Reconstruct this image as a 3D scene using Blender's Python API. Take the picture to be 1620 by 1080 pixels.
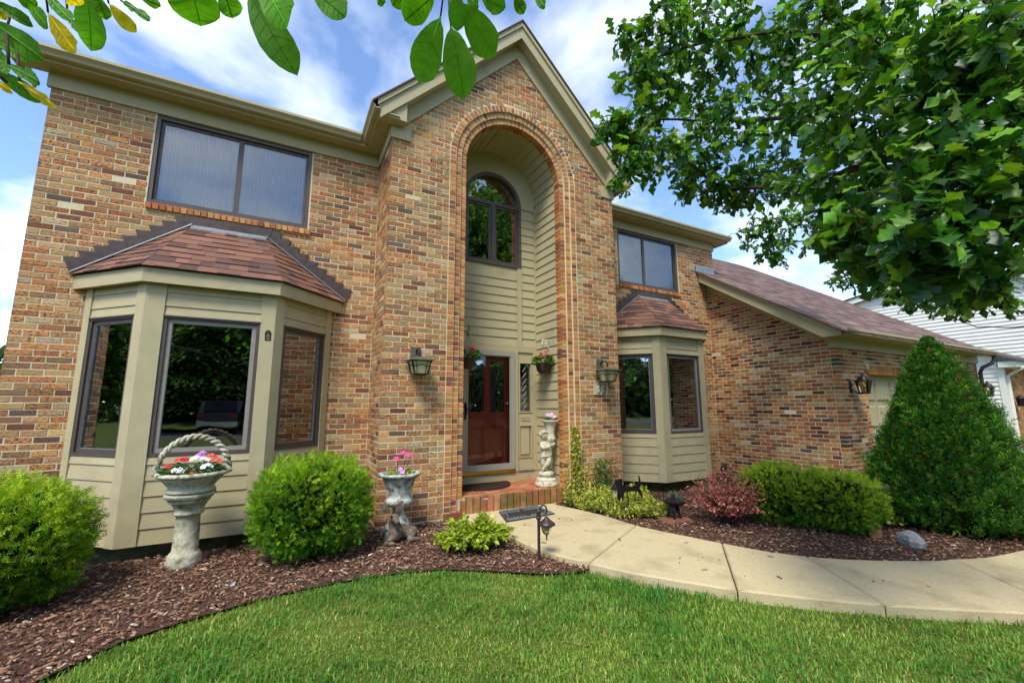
import bpy, math, random
import numpy as np
from mathutils import Vector, Matrix
R = math.radians
rng = np.random.default_rng(11)
random.seed(5)
scene = bpy.context.scene
for o in list(bpy.data.objects): bpy.data.objects.remove(o)

# ------------------------------------------------------------------ camera, world, sun, exposure
CAM = np.array([2.5023, -6.1368, 1.3922]); YAW, PITCH, ROLL, FPX = R(28.0097), R(8.664), R(-0.188), 675.155
_fw = np.array([math.sin(YAW)*math.cos(PITCH), math.cos(YAW)*math.cos(PITCH), math.sin(PITCH)])
_rt0 = np.array([math.cos(YAW), -math.sin(YAW), 0.]); _up0 = np.cross(_rt0, _fw)
_rt = _rt0*math.cos(ROLL) + _up0*math.sin(ROLL); _up = -_rt0*math.sin(ROLL) + _up0*math.cos(ROLL)
cam_data = bpy.data.cameras.new('camera'); cam_data.sensor_width = 36.0; cam_data.lens = FPX/1620*36
cam_data.clip_start = 0.05; cam_data.clip_end = 2000
cam = bpy.data.objects.new('camera', cam_data); scene.collection.objects.link(cam)
cam.matrix_world = Matrix(((_rt[0], _up[0], -_fw[0], CAM[0]), (_rt[1], _up[1], -_fw[1], CAM[1]), (_rt[2], _up[2], -_fw[2], CAM[2]), (0, 0, 0, 1)))
scene.camera = cam
SUN_DIR = np.array([-0.50, -0.52, 1.05]); SUN_DIR /= np.linalg.norm(SUN_DIR)     # towards the sun
SKY_STRENGTH, SUN_STRENGTH, SUN_ANGLE, EXPOSURE = 0.15, 1.65, 18.0, 1.38
world = bpy.data.worlds.new('World'); scene.world = world; world.use_nodes = True
wn, wl = world.node_tree.nodes, world.node_tree.links; wn.clear()
def nd(nodes, t, **k):
    n = nodes.new(t)
    for a, b in k.items(): setattr(n, a, b)
    return n
sky = nd(wn, 'ShaderNodeTexSky', sky_type='NISHITA', sun_disc=False)
sky.sun_elevation = math.asin(SUN_DIR[2]); sky.sun_rotation = math.atan2(SUN_DIR[0], SUN_DIR[1])
sky.air_density = 0.8; sky.dust_density = 0.3; sky.ozone_density = 3.0; sky.altitude = 700
tc = nd(wn, 'ShaderNodeTexCoord'); sep = nd(wn, 'ShaderNodeSeparateXYZ'); wl.new(tc.outputs['Generated'], sep.inputs[0])
za = nd(wn, 'ShaderNodeMath', operation='ADD'); za.inputs[1].default_value = 0.22; wl.new(sep.outputs[2], za.inputs[0])
zm = nd(wn, 'ShaderNodeMath', operation='MAXIMUM'); zm.inputs[1].default_value = 0.12; wl.new(za.outputs[0], zm.inputs[0])
dx = nd(wn, 'ShaderNodeMath', operation='DIVIDE'); wl.new(sep.outputs[0], dx.inputs[0]); wl.new(zm.outputs[0], dx.inputs[1])
dy = nd(wn, 'ShaderNodeMath', operation='DIVIDE'); wl.new(sep.outputs[1], dy.inputs[0]); wl.new(zm.outputs[0], dy.inputs[1])
cmb = nd(wn, 'ShaderNodeCombineXYZ'); wl.new(dx.outputs[0], cmb.inputs[0]); wl.new(dy.outputs[0], cmb.inputs[1]); cmb.inputs[2].default_value = 22.4
cn = nd(wn, 'ShaderNodeTexNoise'); cn.inputs['Scale'].default_value = 2.1; cn.inputs['Detail'].default_value = 6; cn.inputs['Roughness'].default_value = 0.52; cn.inputs['Distortion'].default_value = 0.25
wl.new(cmb.outputs[0], cn.inputs['Vector'])
cr = nd(wn, 'ShaderNodeValToRGB'); cr.color_ramp.elements[0].position = 0.44; cr.color_ramp.elements[1].position = 0.74
cr.color_ramp.elements[0].color = (0, 0, 0, 1); cr.color_ramp.elements[1].color = (0.85, 0.85, 0.85, 1); wl.new(cn.outputs[0], cr.inputs[0])
mixw = nd(wn, 'ShaderNodeMixRGB'); wl.new(cr.outputs[0], mixw.inputs[0]); wl.new(sky.outputs[0], mixw.inputs[1]); mixw.inputs[2].default_value = (5.2, 5.35, 5.6, 1)
bg = nd(wn, 'ShaderNodeBackground'); bg.inputs[1].default_value = SKY_STRENGTH; wl.new(mixw.outputs[0], bg.inputs[0])
wo = nd(wn, 'ShaderNodeOutputWorld'); wl.new(bg.outputs[0], wo.inputs[0])
sl = bpy.data.lights.new('sun', 'SUN'); sl.energy = SUN_STRENGTH; sl.angle = R(SUN_ANGLE); sl.color = (1.0, 0.95, 0.86)
sun = bpy.data.objects.new('sun', sl); scene.collection.objects.link(sun)
sun.rotation_euler = Vector(-SUN_DIR).to_track_quat('-Z', 'Y').to_euler(); sun.location = (0, -10, 20)
vs = scene.view_settings; vs.view_transform = 'Standard'; vs.look = 'None'; vs.gamma = 1; vs.use_curve_mapping = False; vs.exposure = EXPOSURE
scene.render.engine = 'CYCLES'; scene.cycles.max_bounces = 7; scene.cycles.transparent_max_bounces = 8
scene.cycles.use_denoising = True
scene.cycles.caustics_reflective = False; scene.cycles.caustics_refractive = False

# ------------------------------------------------------------------ helpers
def ray(x, y): return _fw + _rt*(x-810)/FPX + _up*(540-y)/FPX
def at(x, y, X=None, Y=None, Z=None):                     # a photo pixel back onto a known wall or ground plane
    d = ray(x, y); i, v = (0, X) if X is not None else (1, Y) if Y is not None else (2, Z)
    return CAM + d*((v-CAM[i])/d[i])
def atd(x, y, dist): return CAM + ray(x, y)*dist
def pix(P):
    d = np.asarray(P, float)-CAM; z = d@_fw
    return np.stack([810+FPX*(d@_rt)/z, 540-FPX*(d@_up)/z], -1)
def srgb(r, g, b):
    def f(c):
        c /= 255.0
        return c/12.92 if c <= 0.04045 else ((c+0.055)/1.055)**2.4
    return (f(r), f(g), f(b), 1.0)
def unit(v): v = np.asarray(v, float); return v/np.linalg.norm(v)

class MB:
    def __init__(s): s.v = []; s.f = []; s.c = []
    def add(s, vs, fs, col=(1, 1, 1, 1)):
        b = len(s.v); s.v.extend([tuple(map(float, q)) for q in vs])
        for f in fs: s.f.append(tuple(i+b for i in f)); s.c.append(col)
        return s
    def hexa(s, p, col=(1, 1, 1, 1)):     # 8 points: bottom ring 0-3, top ring 4-7
        return s.add(p, [(3, 2, 1, 0), (4, 5, 6, 7), (0, 1, 5, 4), (1, 2, 6, 5), (2, 3, 7, 6), (3, 0, 4, 7)], col)
    def box(s, x0, x1, y0, y1, z0, z1, col=(1, 1, 1, 1)):
        return s.hexa([(x0, y0, z0), (x1, y0, z0), (x1, y1, z0), (x0, y1, z0), (x0, y0, z1), (x1, y0, z1), (x1, y1, z1), (x0, y1, z1)], col)
    def obox(s, c, ax, ay, az, col=(1, 1, 1, 1)):   # centre and three half-axis vectors
        c, ax, ay, az = (np.asarray(q, float) for q in (c, ax, ay, az))
        return s.hexa([c-ax-ay-az, c+ax-ay-az, c+ax+ay-az, c-ax+ay-az, c-ax-ay+az, c+ax-ay+az, c+ax+ay+az, c-ax+ay+az], col)
    def quad(s, a, b, c, d, col=(1, 1, 1, 1)): return s.add([a, b, c, d], [(0, 1, 2, 3)], col)
    def prism(s, poly, ext, col=(1, 1, 1, 1)):       # 3-D polygon swept along ext
        n = len(poly); ext = np.asarray(ext, float); P = [np.asarray(q, float) for q in poly]
        fs = [tuple(range(n-1, -1, -1)), tuple(range(n, 2*n))]+[(i, (i+1) % n, n+(i+1) % n, n+i) for i in range(n)]
        return s.add(P+[q+ext for q in P], fs, col)
    def tube(s, pts, rad, n=8, col=(1, 1, 1, 1), closed=False):
        P = [np.asarray(q, float) for q in pts]; m = len(P)
        if not hasattr(rad, '__len__'): rad = [rad]*m
        b0 = None; rings = []
        for i in range(m):
            if closed: t = P[(i+1) % m]-P[i-1]
            else: t = P[min(i+1, m-1)]-P[max(i-1, 0)]
            t = unit(t)
            if b0 is None: b0 = unit(np.cross(t, [0, 0, 1] if abs(t[2]) < .9 else [1, 0, 0]))
            b0 = unit(b0-t*(b0@t)); c0 = np.cross(t, b0)
            rings.append([P[i]+rad[i]*(b0*math.cos(2*math.pi*k/n)+c0*math.sin(2*math.pi*k/n)) for k in range(n)])
        vs = [q for r in rings for q in r]; fs = []
        for i in range(m if closed else m-1):
            j = (i+1) % m
            for k in range(n): fs.append((i*n+k, i*n+(k+1) % n, j*n+(k+1) % n, j*n+k))
        if not closed: fs += [tuple(range(n-1, -1, -1)), tuple(range((m-1)*n, m*n))]
        return s.add(vs, fs, col)
    def lathe(s, prof, c, n=24, col=(1, 1, 1, 1), wob=None, sx=1, sy=1, rot=0):   # prof: (radius, height)
        vs = []; fs = []
        for i, (r, h) in enumerate(prof):
            for k in range(n):
                a = 2*math.pi*k/n+rot; rr = r*(1 if wob is None else wob(a, i, h)); vs.append((c[0]+sx*rr*math.cos(a), c[1]+sy*rr*math.sin(a), c[2]+h))
        for i in range(len(prof)-1):
            for k in range(n): fs.append((i*n+k, i*n+(k+1) % n, (i+1)*n+(k+1) % n, (i+1)*n+k))
        fs += [tuple(range(n-1, -1, -1)), tuple(range((len(prof)-1)*n, len(prof)*n))]
        return s.add(vs, fs, col)

def wmat(o):
    m = Matrix.Translation(o.location)
    return m if o.parent is None else wmat(o.parent) @ o.matrix_parent_inverse @ m
def link(o, parent):
    scene.collection.objects.link(o)
    if parent is not None: o.parent = parent; o.matrix_parent_inverse = wmat(parent).inverted()
    return o
def setcol(me, cols):
    a = me.attributes.new('Col', 'FLOAT_COLOR', 'FACE'); a.data.foreach_set('color', np.asarray(cols, np.float32).ravel())
def obj(name, mb, mat, parent=None, smooth=False):
    me = bpy.data.meshes.new(name); me.from_pydata(mb.v, [], mb.f); setcol(me, mb.c)
    if smooth: me.polygons.foreach_set('use_smooth', [True]*len(me.polygons))
    me.materials.append(M[mat] if isinstance(mat, str) else mat)
    me.update(); return link(bpy.data.objects.new(name, me), parent)
def obj_np(name, V, F, cols, mat, parent=None, smooth=False):
    V = np.ascontiguousarray(V, np.float32).reshape(-1, 3); n = F.shape[-1]; F = np.ascontiguousarray(F, np.int32).reshape(-1, n)
    me = bpy.data.meshes.new(name); me.vertices.add(len(V)); me.vertices.foreach_set('co', V.ravel())
    me.loops.add(F.size); me.loops.foreach_set('vertex_index', F.ravel()); me.polygons.add(len(F))
    me.polygons.foreach_set('loop_start', np.arange(0, F.size, n, dtype=np.int32))
    if smooth: me.polygons.foreach_set('use_smooth', np.ones(len(F), bool))
    me.update(calc_edges=True); setcol(me, cols); me.materials.append(M[mat])
    return link(bpy.data.objects.new(name, me), parent)
def thing(name, label, cat, loc=(0, 0, 0), group=None):
    o = bpy.data.objects.new(name, None); o.empty_display_size = .1; o.location = tuple(map(float, loc)); scene.collection.objects.link(o)
    return tag(o, label, cat, group)
def tag(o, label, cat, group=None):
    o['label'] = label; o['category'] = cat
    if group: o['group'] = group
    return o
def kind(o, k, label=None):
    o['kind'] = k
    if label: o['label'] = label
    return o
def scatter(tv, tf, pos, B, sc):          # copies of a template: B (N,3,3) columns are the local axes
    tv = np.asarray(tv, float); tf = np.asarray(tf, int); N = len(pos); sc = np.asarray(sc, float)
    if sc.ndim == 1: sc = sc[:, None].repeat(3, 1)
    V = np.einsum('nij,nkj->nki', B, tv[None]*sc[:, None, :])+np.asarray(pos)[:, None, :]
    F = tf[None]+(np.arange(N)*len(tv))[:, None, None]
    return V, F
def basis(y, nrm):                         # y along the leaf, z close to nrm
    y = y/np.linalg.norm(y, axis=1, keepdims=True); x = np.cross(y, nrm); x /= np.linalg.norm(x, axis=1, keepdims=True)+1e-9
    z = np.cross(x, y); return np.stack([x, y, z], -1)
def rdir(n): v = rng.normal(size=(n, 3)); return v/np.linalg.norm(v, axis=1, keepdims=True)
def vary(base, n, amt=.15, hue=.08):
    b = np.asarray(base, float)[:3]; k = np.exp(rng.normal(0, amt, (n, 1)))*np.exp(rng.normal(0, hue, (n, 3)))
    return np.concatenate([np.clip(b*k, 0, 1), np.ones((n, 1))], 1)
def inpoly(x, y, poly):
    x = np.asarray(x); y = np.asarray(y); r = np.zeros(x.shape, bool); n = len(poly)
    for i in range(n):
        x0, y0 = poly[i][:2]; x1, y1 = poly[(i+1) % n][:2]
        c = ((y0 > y) != (y1 > y)) & (x < (x1-x0)*(y-y0)/(y1-y0+1e-12)+x0); r ^= c
    return r

# ------------------------------------------------------------------ materials
M = {}
def newmat(name):
    m = bpy.data.materials.new(name); m.use_nodes = True; n, l = m.node_tree.nodes, m.node_tree.links; n.clear()
    out = nd(n, 'ShaderNodeOutputMaterial'); b = nd(n, 'ShaderNodeBsdfPrincipled'); l.new(b.outputs[0], out.inputs[0]); M[name] = m
    return m, n, l, b, out
def noise(n, l, scale, detail=4, vec='Object', rough=.55, stretch=None):
    t = nd(n, 'ShaderNodeTexCoord'); x = nd(n, 'ShaderNodeTexNoise'); x.inputs['Scale'].default_value = scale; x.inputs['Detail'].default_value = detail; x.inputs['Roughness'].default_value = rough
    if stretch:
        mp = nd(n, 'ShaderNodeMapping'); mp.inputs['Scale'].default_value = stretch; l.new(t.outputs[vec], mp.inputs[0]); l.new(mp.outputs[0], x.inputs['Vector'])
    else: l.new(t.outputs[vec], x.inputs['Vector'])
    return x
def ramp(n, l, src, p0, p1, c0=(0, 0, 0, 1), c1=(1, 1, 1, 1)):
    r = nd(n, 'ShaderNodeValToRGB'); e = r.color_ramp.elements; e[0].position = p0; e[1].position = p1; e[0].color = c0; e[1].color = c1; l.new(src, r.inputs[0]); return r
def mixc(n, l, fac, a, b, mode='MIX'):
    m = nd(n, 'ShaderNodeMixRGB', blend_type=mode)
    for i, s in enumerate((fac, a, b)):
        if hasattr(s, 'is_linked') or hasattr(s, 'links'): l.new(s, m.inputs[i])
        else: m.inputs[i].default_value = s
    return m.outputs[0]
def bump(n, l, b, h, strength=.4, dist=.01):
    x = nd(n, 'ShaderNodeBump'); x.inputs['Strength'].default_value = strength; x.inputs['Distance'].default_value = dist; l.new(h, x.inputs['Height']); l.new(x.outputs[0], b.inputs['Normal'])
def attr(n, name='Col'): return nd(n, 'ShaderNodeAttribute', attribute_name=name)
def simple(name, col, rough=.6, metal=0., nscale=30, namt=.25, bstr=.15, bdist=.004, spec=.4, dirt=None, stretch=None, usecol=False):
    m, n, l, b, out = newmat(name)
    nz = noise(n, l, nscale, 6, stretch=stretch); k = 1-namt
    r = ramp(n, l, nz.outputs[0], .3, .7, (k, k, k, 1), (1+namt*.4, 1+namt*.4, 1+namt*.4, 1))
    src = attr(n).outputs['Color'] if usecol else col
    c = mixc(n, l, 1.0, src, r.outputs[0], 'MULTIPLY')
    if dirt:
        dz = noise(n, l, dirt[0], 8); dr = ramp(n, l, dz.outputs[0], dirt[1], dirt[2]); c = mixc(n, l, dr.outputs[0], c, dirt[3])
    l.new(c, b.inputs['Base Color']); b.inputs['Roughness'].default_value = rough; b.inputs['Metallic'].default_value = metal; b.inputs['Specular IOR Level'].default_value = spec
    if bstr: bump(n, l, b, nz.outputs[0], bstr, bdist)
    return m
# brick: colour of each brick in Col, burnt flashes and grain on top
m, n, l, b, out = newmat('brick')
a = attr(n); big = noise(n, l, 34, 5, rough=.7, stretch=(1, 1, 2.4)); fine = noise(n, l, 160, 6, rough=.7); mid = noise(n, l, 60, 4)
f1 = ramp(n, l, big.outputs[0], .50, .55); mul = nd(n, 'ShaderNodeMath', operation='MULTIPLY'); l.new(f1.outputs[0], mul.inputs[0]); l.new(a.outputs['Alpha'], mul.inputs[1])
c = mixc(n, l, mul.outputs[0], a.outputs['Color'], srgb(92, 60, 48))
f2 = ramp(n, l, fine.outputs[0], .3, .72, (.70, .68, .66, 1), (1.18, 1.16, 1.13, 1)); c = mixc(n, l, 1.0, c, f2.outputs[0], 'MULTIPLY')
f3 = ramp(n, l, mid.outputs[0], .62, .75); mul3 = nd(n, 'ShaderNodeMath', operation='MULTIPLY'); mul3.inputs[1].default_value = .35; l.new(f3.outputs[0], mul3.inputs[0])
c = mixc(n, l, mul3.outputs[0], c, srgb(214, 172, 118)); lowf = noise(n, l, 1.1, 5); f4 = ramp(n, l, lowf.outputs[0], .3, .72, (.84, .82, .80, 1), (1.07, 1.06, 1.05, 1)); c = mixc(n, l, 1.0, c, f4.outputs[0], 'MULTIPLY'); l.new(c, b.inputs['Base Color']); b.inputs['Roughness'].default_value = .88; b.inputs['Specular IOR Level'].default_value = .2
bm = mixc(n, l, .5, mid.outputs[0], fine.outputs[0]); bump(n, l, b, bm, .7, .008)
simple('mortar', srgb(216, 205, 168), .95, nscale=90, namt=.15, bstr=.3, bdist=.003, spec=.15, dirt=(3, .55, .8, srgb(150, 140, 110)))
simple('paint', srgb(180, 168, 130), .6, nscale=40, namt=.07, bstr=.12, bdist=.003, spec=.3, stretch=(.25, .25, 1.5), dirt=(2.2, .58, .9, srgb(138, 126, 92)))
m, n, l, b, out = newmat('rough_paint')      # rough-sawn painted boards
nz = noise(n, l, 45, 6, stretch=(1, 1, 5)); nz2 = noise(n, l, 5, 4); r1 = ramp(n, l, nz2.outputs[0], .3, .7, (.90, .90, .90, 1), (1.05, 1.05, 1.05, 1))
l.new(mixc(n, l, 1.0, srgb(182, 170, 132), r1.outputs[0], 'MULTIPLY'), b.inputs['Base Color']); b.inputs['Roughness'].default_value = .62; b.inputs['Specular IOR Level'].default_value = .3; bump(n, l, b, nz.outputs[0], .35, .006)
simple('bronze', srgb(92, 82, 76), .45, metal=.15, nscale=20, namt=.2, bstr=.05)
simple('grey_frame', srgb(150, 140, 128), .5, nscale=20, namt=.12, bstr=.03)
simple('flashing', srgb(88, 74, 66), .42, metal=.35, nscale=14, namt=.35, bstr=.12)
simple('lead', srgb(150, 158, 160), .5, metal=.5, nscale=18, namt=.3)
simple('shingle', None, .9, nscale=260, namt=.45, bstr=.6, bdist=.003, spec=.15, usecol=True)
simple('siding_white', srgb(226, 224, 212), .5, nscale=4, namt=.06, bstr=0)
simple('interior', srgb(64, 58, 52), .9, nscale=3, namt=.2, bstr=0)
simple('dark', srgb(22, 21, 20), .9, nscale=3, namt=.2, bstr=0)
simple('storm_frame', srgb(158, 154, 140), .4, nscale=8, namt=.05, bstr=0)
simple('mahogany', srgb(196, 62, 42), .28, nscale=12, namt=.35, bstr=.05, spec=.5, stretch=(6, 6, .7))
simple('brass', srgb(190, 150, 60), .3, metal=.9, nscale=10, namt=.2)
simple('black_metal', srgb(38, 36, 38), .4, metal=.4, nscale=30, namt=.25, bstr=.1)
simple('bronze_metal', srgb(72, 60, 58), .45, metal=.4, nscale=30, namt=.25, bstr=.1)
simple('verdigris', srgb(104, 102, 88), .55, metal=.3, nscale=25, namt=.3, bstr=.1)
simple('concrete', srgb(202, 184, 142), .9, nscale=150, namt=.32, bstr=.5, bdist=.004, spec=.2, dirt=(2.6, .50, .74, srgb(158, 142, 106)))
simple('foundation', srgb(150, 142, 118), .95, nscale=60, namt=.3, bstr=.5, spec=.15, dirt=(6, .45, .7, srgb(96, 92, 70)))
simple('stone', srgb(200, 196, 172), .9, nscale=45, namt=.35, bstr=.6, bdist=.006, spec=.15, dirt=(9, .48, .70, srgb(116, 112, 78)))
simple('stone_grey', srgb(200, 203, 194), .9, nscale=55, namt=.4, bstr=.7, bdist=.006, spec=.15, dirt=(12, .46, .66, srgb(86, 90, 84)))
simple('stone_warm', srgb(206, 198, 172), .85, nscale=50, namt=.3, bstr=.5, bdist=.004, spec=.2, dirt=(14, .55, .70, srgb(120, 106, 66)))
simple('deer_paint', srgb(112, 96, 82), .7, nscale=28, namt=.5, bstr=.4, spec=.2, dirt=(16, .5, .7, srgb(150, 138, 122)))
simple('rock', srgb(150, 150, 146), .9, nscale=60, namt=.45, bstr=.7, bdist=.008, spec=.2)
simple('moss_rock', srgb(120, 116, 92), .95, nscale=30, namt=.5, bstr=.8, bdist=.01, spec=.1, dirt=(22, .42, .6, srgb(74, 82, 40)))
simple('rubber_scroll', srgb(120, 124, 122), .5, nscale=50, namt=.4, bstr=.2)  # lighter grey paints in the highlights along the raised scrolls
simple('rubber', srgb(48, 50, 48), .6, nscale=50, namt=.5, bstr=.3)
simple('mat_fibre', srgb(66, 48, 42), .95, nscale=220, namt=.6, bstr=.9, bdist=.006, spec=.1)
simple('pot', srgb(62, 44, 36), .5, nscale=20, namt=.2)
simple('soil', srgb(58, 44, 36), .95, nscale=60, namt=.5, bstr=.6, spec=.1)
simple('mulch_base', srgb(98, 72, 60), .97, nscale=70, namt=.7, bstr=1, bdist=.02, spec=.1)
simple('bark_chip', None, .9, nscale=120, namt=.35, bstr=.3, spec=.15, usecol=True)
simple('bark', srgb(74, 62, 52), .9, nscale=30, namt=.5, bstr=.9, bdist=.01, spec=.15, stretch=(1, 1, .3))
simple('wood', srgb(150, 116, 70), .8, nscale=30, namt=.4, bstr=.3, stretch=(.3, 3, 3))
simple('petal', None, .6, nscale=60, namt=.15, bstr=0, usecol=True)
simple('tile', None, .75, nscale=70, namt=.35, bstr=.35, spec=.25, usecol=True, dirt=(5, .55, .75, srgb(120, 104, 60)))
simple('step_brick', None, .8, nscale=60, namt=.35, bstr=.35, spec=.25, usecol=True, dirt=(5, .40, .66, srgb(112, 98, 44)))
simple('asphalt', srgb(92, 90, 88), .95, nscale=80, namt=.3, bstr=.3, spec=.2)
simple('car_paint', srgb(30, 32, 38), .2, nscale=4, namt=.05, bstr=0, spec=.6)
simple('red_lens', srgb(150, 16, 18), .2, nscale=4, namt=.05, bstr=0)
simple('chrome', srgb(190, 190, 190), .2, metal=.9, nscale=4, namt=.05, bstr=0)
# leaves with light passing through
def leafmat(name, trans=.35, rough=.45, spec=.35, vein=False, col=None):
    m, n, l, b, out = newmat(name); a = attr(n) if col is None else None; nz = noise(n, l, 40, 4); r1 = ramp(n, l, nz.outputs[0], .3, .7, (.8, .8, .8, 1), (1.12, 1.12, 1.12, 1))
    c = mixc(n, l, 1.0, a.outputs['Color'] if a else col, r1.outputs[0], 'MULTIPLY'); l.new(c, b.inputs['Base Color']); b.inputs['Roughness'].default_value = rough; b.inputs['Specular IOR Level'].default_value = spec
    t = nd(n, 'ShaderNodeBsdfTranslucent'); tcx = mixc(n, l, 1.0, c, (1.25, 1.35, .55, 1), 'MULTIPLY'); l.new(tcx, t.inputs[0])
    mx = nd(n, 'ShaderNodeMixShader'); mx.inputs[0].default_value = trans; l.new(b.outputs[0], mx.inputs[1]); l.new(t.outputs[0], mx.inputs[2]); l.new(mx.outputs[0], out.inputs[0])
    if vein: bump(n, l, b, nz.outputs[0], .2, .003)
leafmat('leaf', .35); leafmat('oak_leaf', .42, .38, .5); leafmat('needle', .25, .6, .25); leafmat('grass', .3, .55, .25); leafmat('magnolia_leaf', .5, .5, .3, True)
simple('turf', srgb(88, 100, 40), .95, nscale=25, namt=.4, bstr=.6, bdist=.02, spec=.1, dirt=(1.3, .45, .7, srgb(96, 98, 44)))
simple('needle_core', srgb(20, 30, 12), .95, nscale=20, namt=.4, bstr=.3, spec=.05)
def glassmat(name, tint, ior, rough=.0, wav=0):
    m, n, l, b, out = newmat(name); n.remove(b)
    tr = nd(n, 'ShaderNodeBsdfTransparent'); tr.inputs[0].default_value = tint; g = nd(n, 'ShaderNodeBsdfGlossy'); g.inputs['Roughness'].default_value = rough; g.inputs[0].default_value = (.92, .96, 1, 1)
    fr = nd(n, 'ShaderNodeFresnel'); fr.inputs[0].default_value = ior; mx = nd(n, 'ShaderNodeMixShader'); l.new(fr.outputs[0], mx.inputs[0]); l.new(tr.outputs[0], mx.inputs[1]); l.new(g.outputs[0], mx.inputs[2]); l.new(mx.outputs[0], out.inputs[0])
    if wav:
        nz = noise(n, l, 2.2, 2); x = nd(n, 'ShaderNodeBump'); x.inputs['Strength'].default_value = wav; x.inputs['Distance'].default_value = .02; l.new(nz.outputs[0], x.inputs['Height']); l.new(x.outputs[0], g.inputs['Normal'])
glassmat('glass', (.70, .74, .74, 1), 3.3, 0, .05); glassmat('screened_glass', (.95, .96, .96, 1), 2.2, .03, .15); glassmat('clear_glass', (.92, .94, .94, 1), 1.55); glassmat('lamp_glass', (.80, .78, .62, 1), 1.5)
m, n, l, b, out = newmat('moire_curtain')      # pale sheer curtain, the insect screen's optical moire painted in as wavy bands
t = nd(n, 'ShaderNodeTexCoord'); w = nd(n, 'ShaderNodeTexWave'); w.inputs['Scale'].default_value = 9; w.inputs['Distortion'].default_value = 7; w.inputs['Detail'].default_value = 2; w.inputs['Detail Scale'].default_value = 1.2
mp = nd(n, 'ShaderNodeMapping'); mp.inputs['Scale'].default_value = (1, 1, .35); l.new(t.outputs['Object'], mp.inputs[0]); l.new(mp.outputs[0], w.inputs['Vector'])
r1 = ramp(n, l, w.outputs[0], .55, .95, srgb(216, 222, 218), srgb(246, 248, 244)); l.new(r1.outputs[0], b.inputs['Base Color']); b.inputs['Roughness'].default_value = .9
m, n, l, b, out = newmat('opal_glass'); b.inputs['Base Color'].default_value = srgb(196, 186, 140); b.inputs['Roughness'].default_value = .35
# ------------------------------------------------------------------ ground, path, beds
YT, CW = -0.855, 0.0677            # entry tower face, brick course height
PL = [at(x, y, Z=.05)[:2] for x, y in [(733, 818), (765, 829), (797, 842), (823, 855), (848, 866), (882, 877), (927, 888), (960, 896), (1000, 905), (1070, 917), (1160, 931), (1280, 945), (1400, 956), (1500, 962), (1620, 968)]]
PR = [at(x, y, Z=.05)[:2] for x, y in [(876, 797), (920, 806), (960, 816), (1012, 832), (1060, 842), (1110, 852), (1145, 859), (1210, 871), (1280, 880), (1340, 884), (1400, 886), (1480, 886), (1560, 881), (1620, 869)]]
PL = [np.array([4.60, -0.86])]+PL+[np.array([8.4, -5.75]), np.array([10.5, -6.3])]; PR = [np.array([6.03, -0.86])]+PR+[np.array([9.9, -4.75]), np.array([11.0, -4.8])]
path_poly = [tuple(q) for q in PL]+[tuple(q) for q in PR[::-1]]
bedL = [(-6, .3), (-6, -3.4), (-1.2, -3.6), (.6, -3.35), (1.30, -2.98)]+[tuple(at(x, y, Z=0)[:2]) for x, y in [(60, 1075), (130, 1042), (200, 1010), (300, 978), (400, 950), (480, 930), (560, 915), (630, 905), (700, 899), (780, 902), (850, 906), (900, 905), (948, 897)]]+[tuple(q) for q in PL[7:0:-1]]+[(4.7, -.80), (4.6, .3), (3.07, .3), (3.07, -.25), (2.50, -.80), (1.06, -.80), (.48, -.25), (.48, .3)]
bedR = [(6.0, .3)]+[tuple(q) for q in PR[1:]]+[(11.2, -3.2), (11.2, .3), (10.45, .3), (10.45, -.3), (9.9, -.95), (8.1, -.95), (7.55, -.3), (7.55, .3)]
g = MB()
xs = np.concatenate([[-400, -60, -20], np.linspace(-8, 14, 45), [.49, .56, 3.0, 3.06, 7.56, 7.62, 10.38, 10.44], [22, 60, 400]]); xs = np.sort(xs); ys = np.concatenate([[-400, -80, -40, -20], np.linspace(-12, 2, 29), [-.78, -.72, -.93, -.87], [8, 30, 400]]); ys = np.sort(ys)
def gz(x, y):
    if (.55 < x < 3.01 and -.73 < y < .3) or (7.61 < x < 10.39 and -.88 < y < .3): return -.45
    return -0.03+.012*math.sin(1.3*x+.6)*math.cos(1.1*y) if -8 <= x <= 14 and -12 <= y <= 2 else -0.03
for i in range(len(xs)-1):
    for j in range(len(ys)-1):
        q = [(xs[i], ys[j]), (xs[i+1], ys[j]), (xs[i+1], ys[j+1]), (xs[i], ys[j+1])]; g.quad(*[(a, b, gz(a, b)) for a, b in q])
kind(obj('ground', g, 'turf', smooth=True), 'structure', 'green lawn ground in front of the house')
def flat(poly, z): return MB().add([(a, b, z) for a, b in poly], [tuple(range(len(poly)))])
def flat_tri(name, poly, z, mat):
    import mathutils.geometry as mg
    t = mg.tessellate_polygon([[Vector((a, b, 0)) for a, b in poly]])
    return obj(name, MB().add([(a, b, z) for a, b in poly], [tuple(q) for q in t]), mat)
mulch = kind(flat_tri('mulch_bed', bedL, -.004, 'mulch_base'), 'structure', 'dark bark mulch bed under the left bay window')
mulch2 = kind(flat_tri('mulch_bed', bedR, -.004, 'mulch_base'), 'structure', 'dark bark mulch bed between path and garage')
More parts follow.
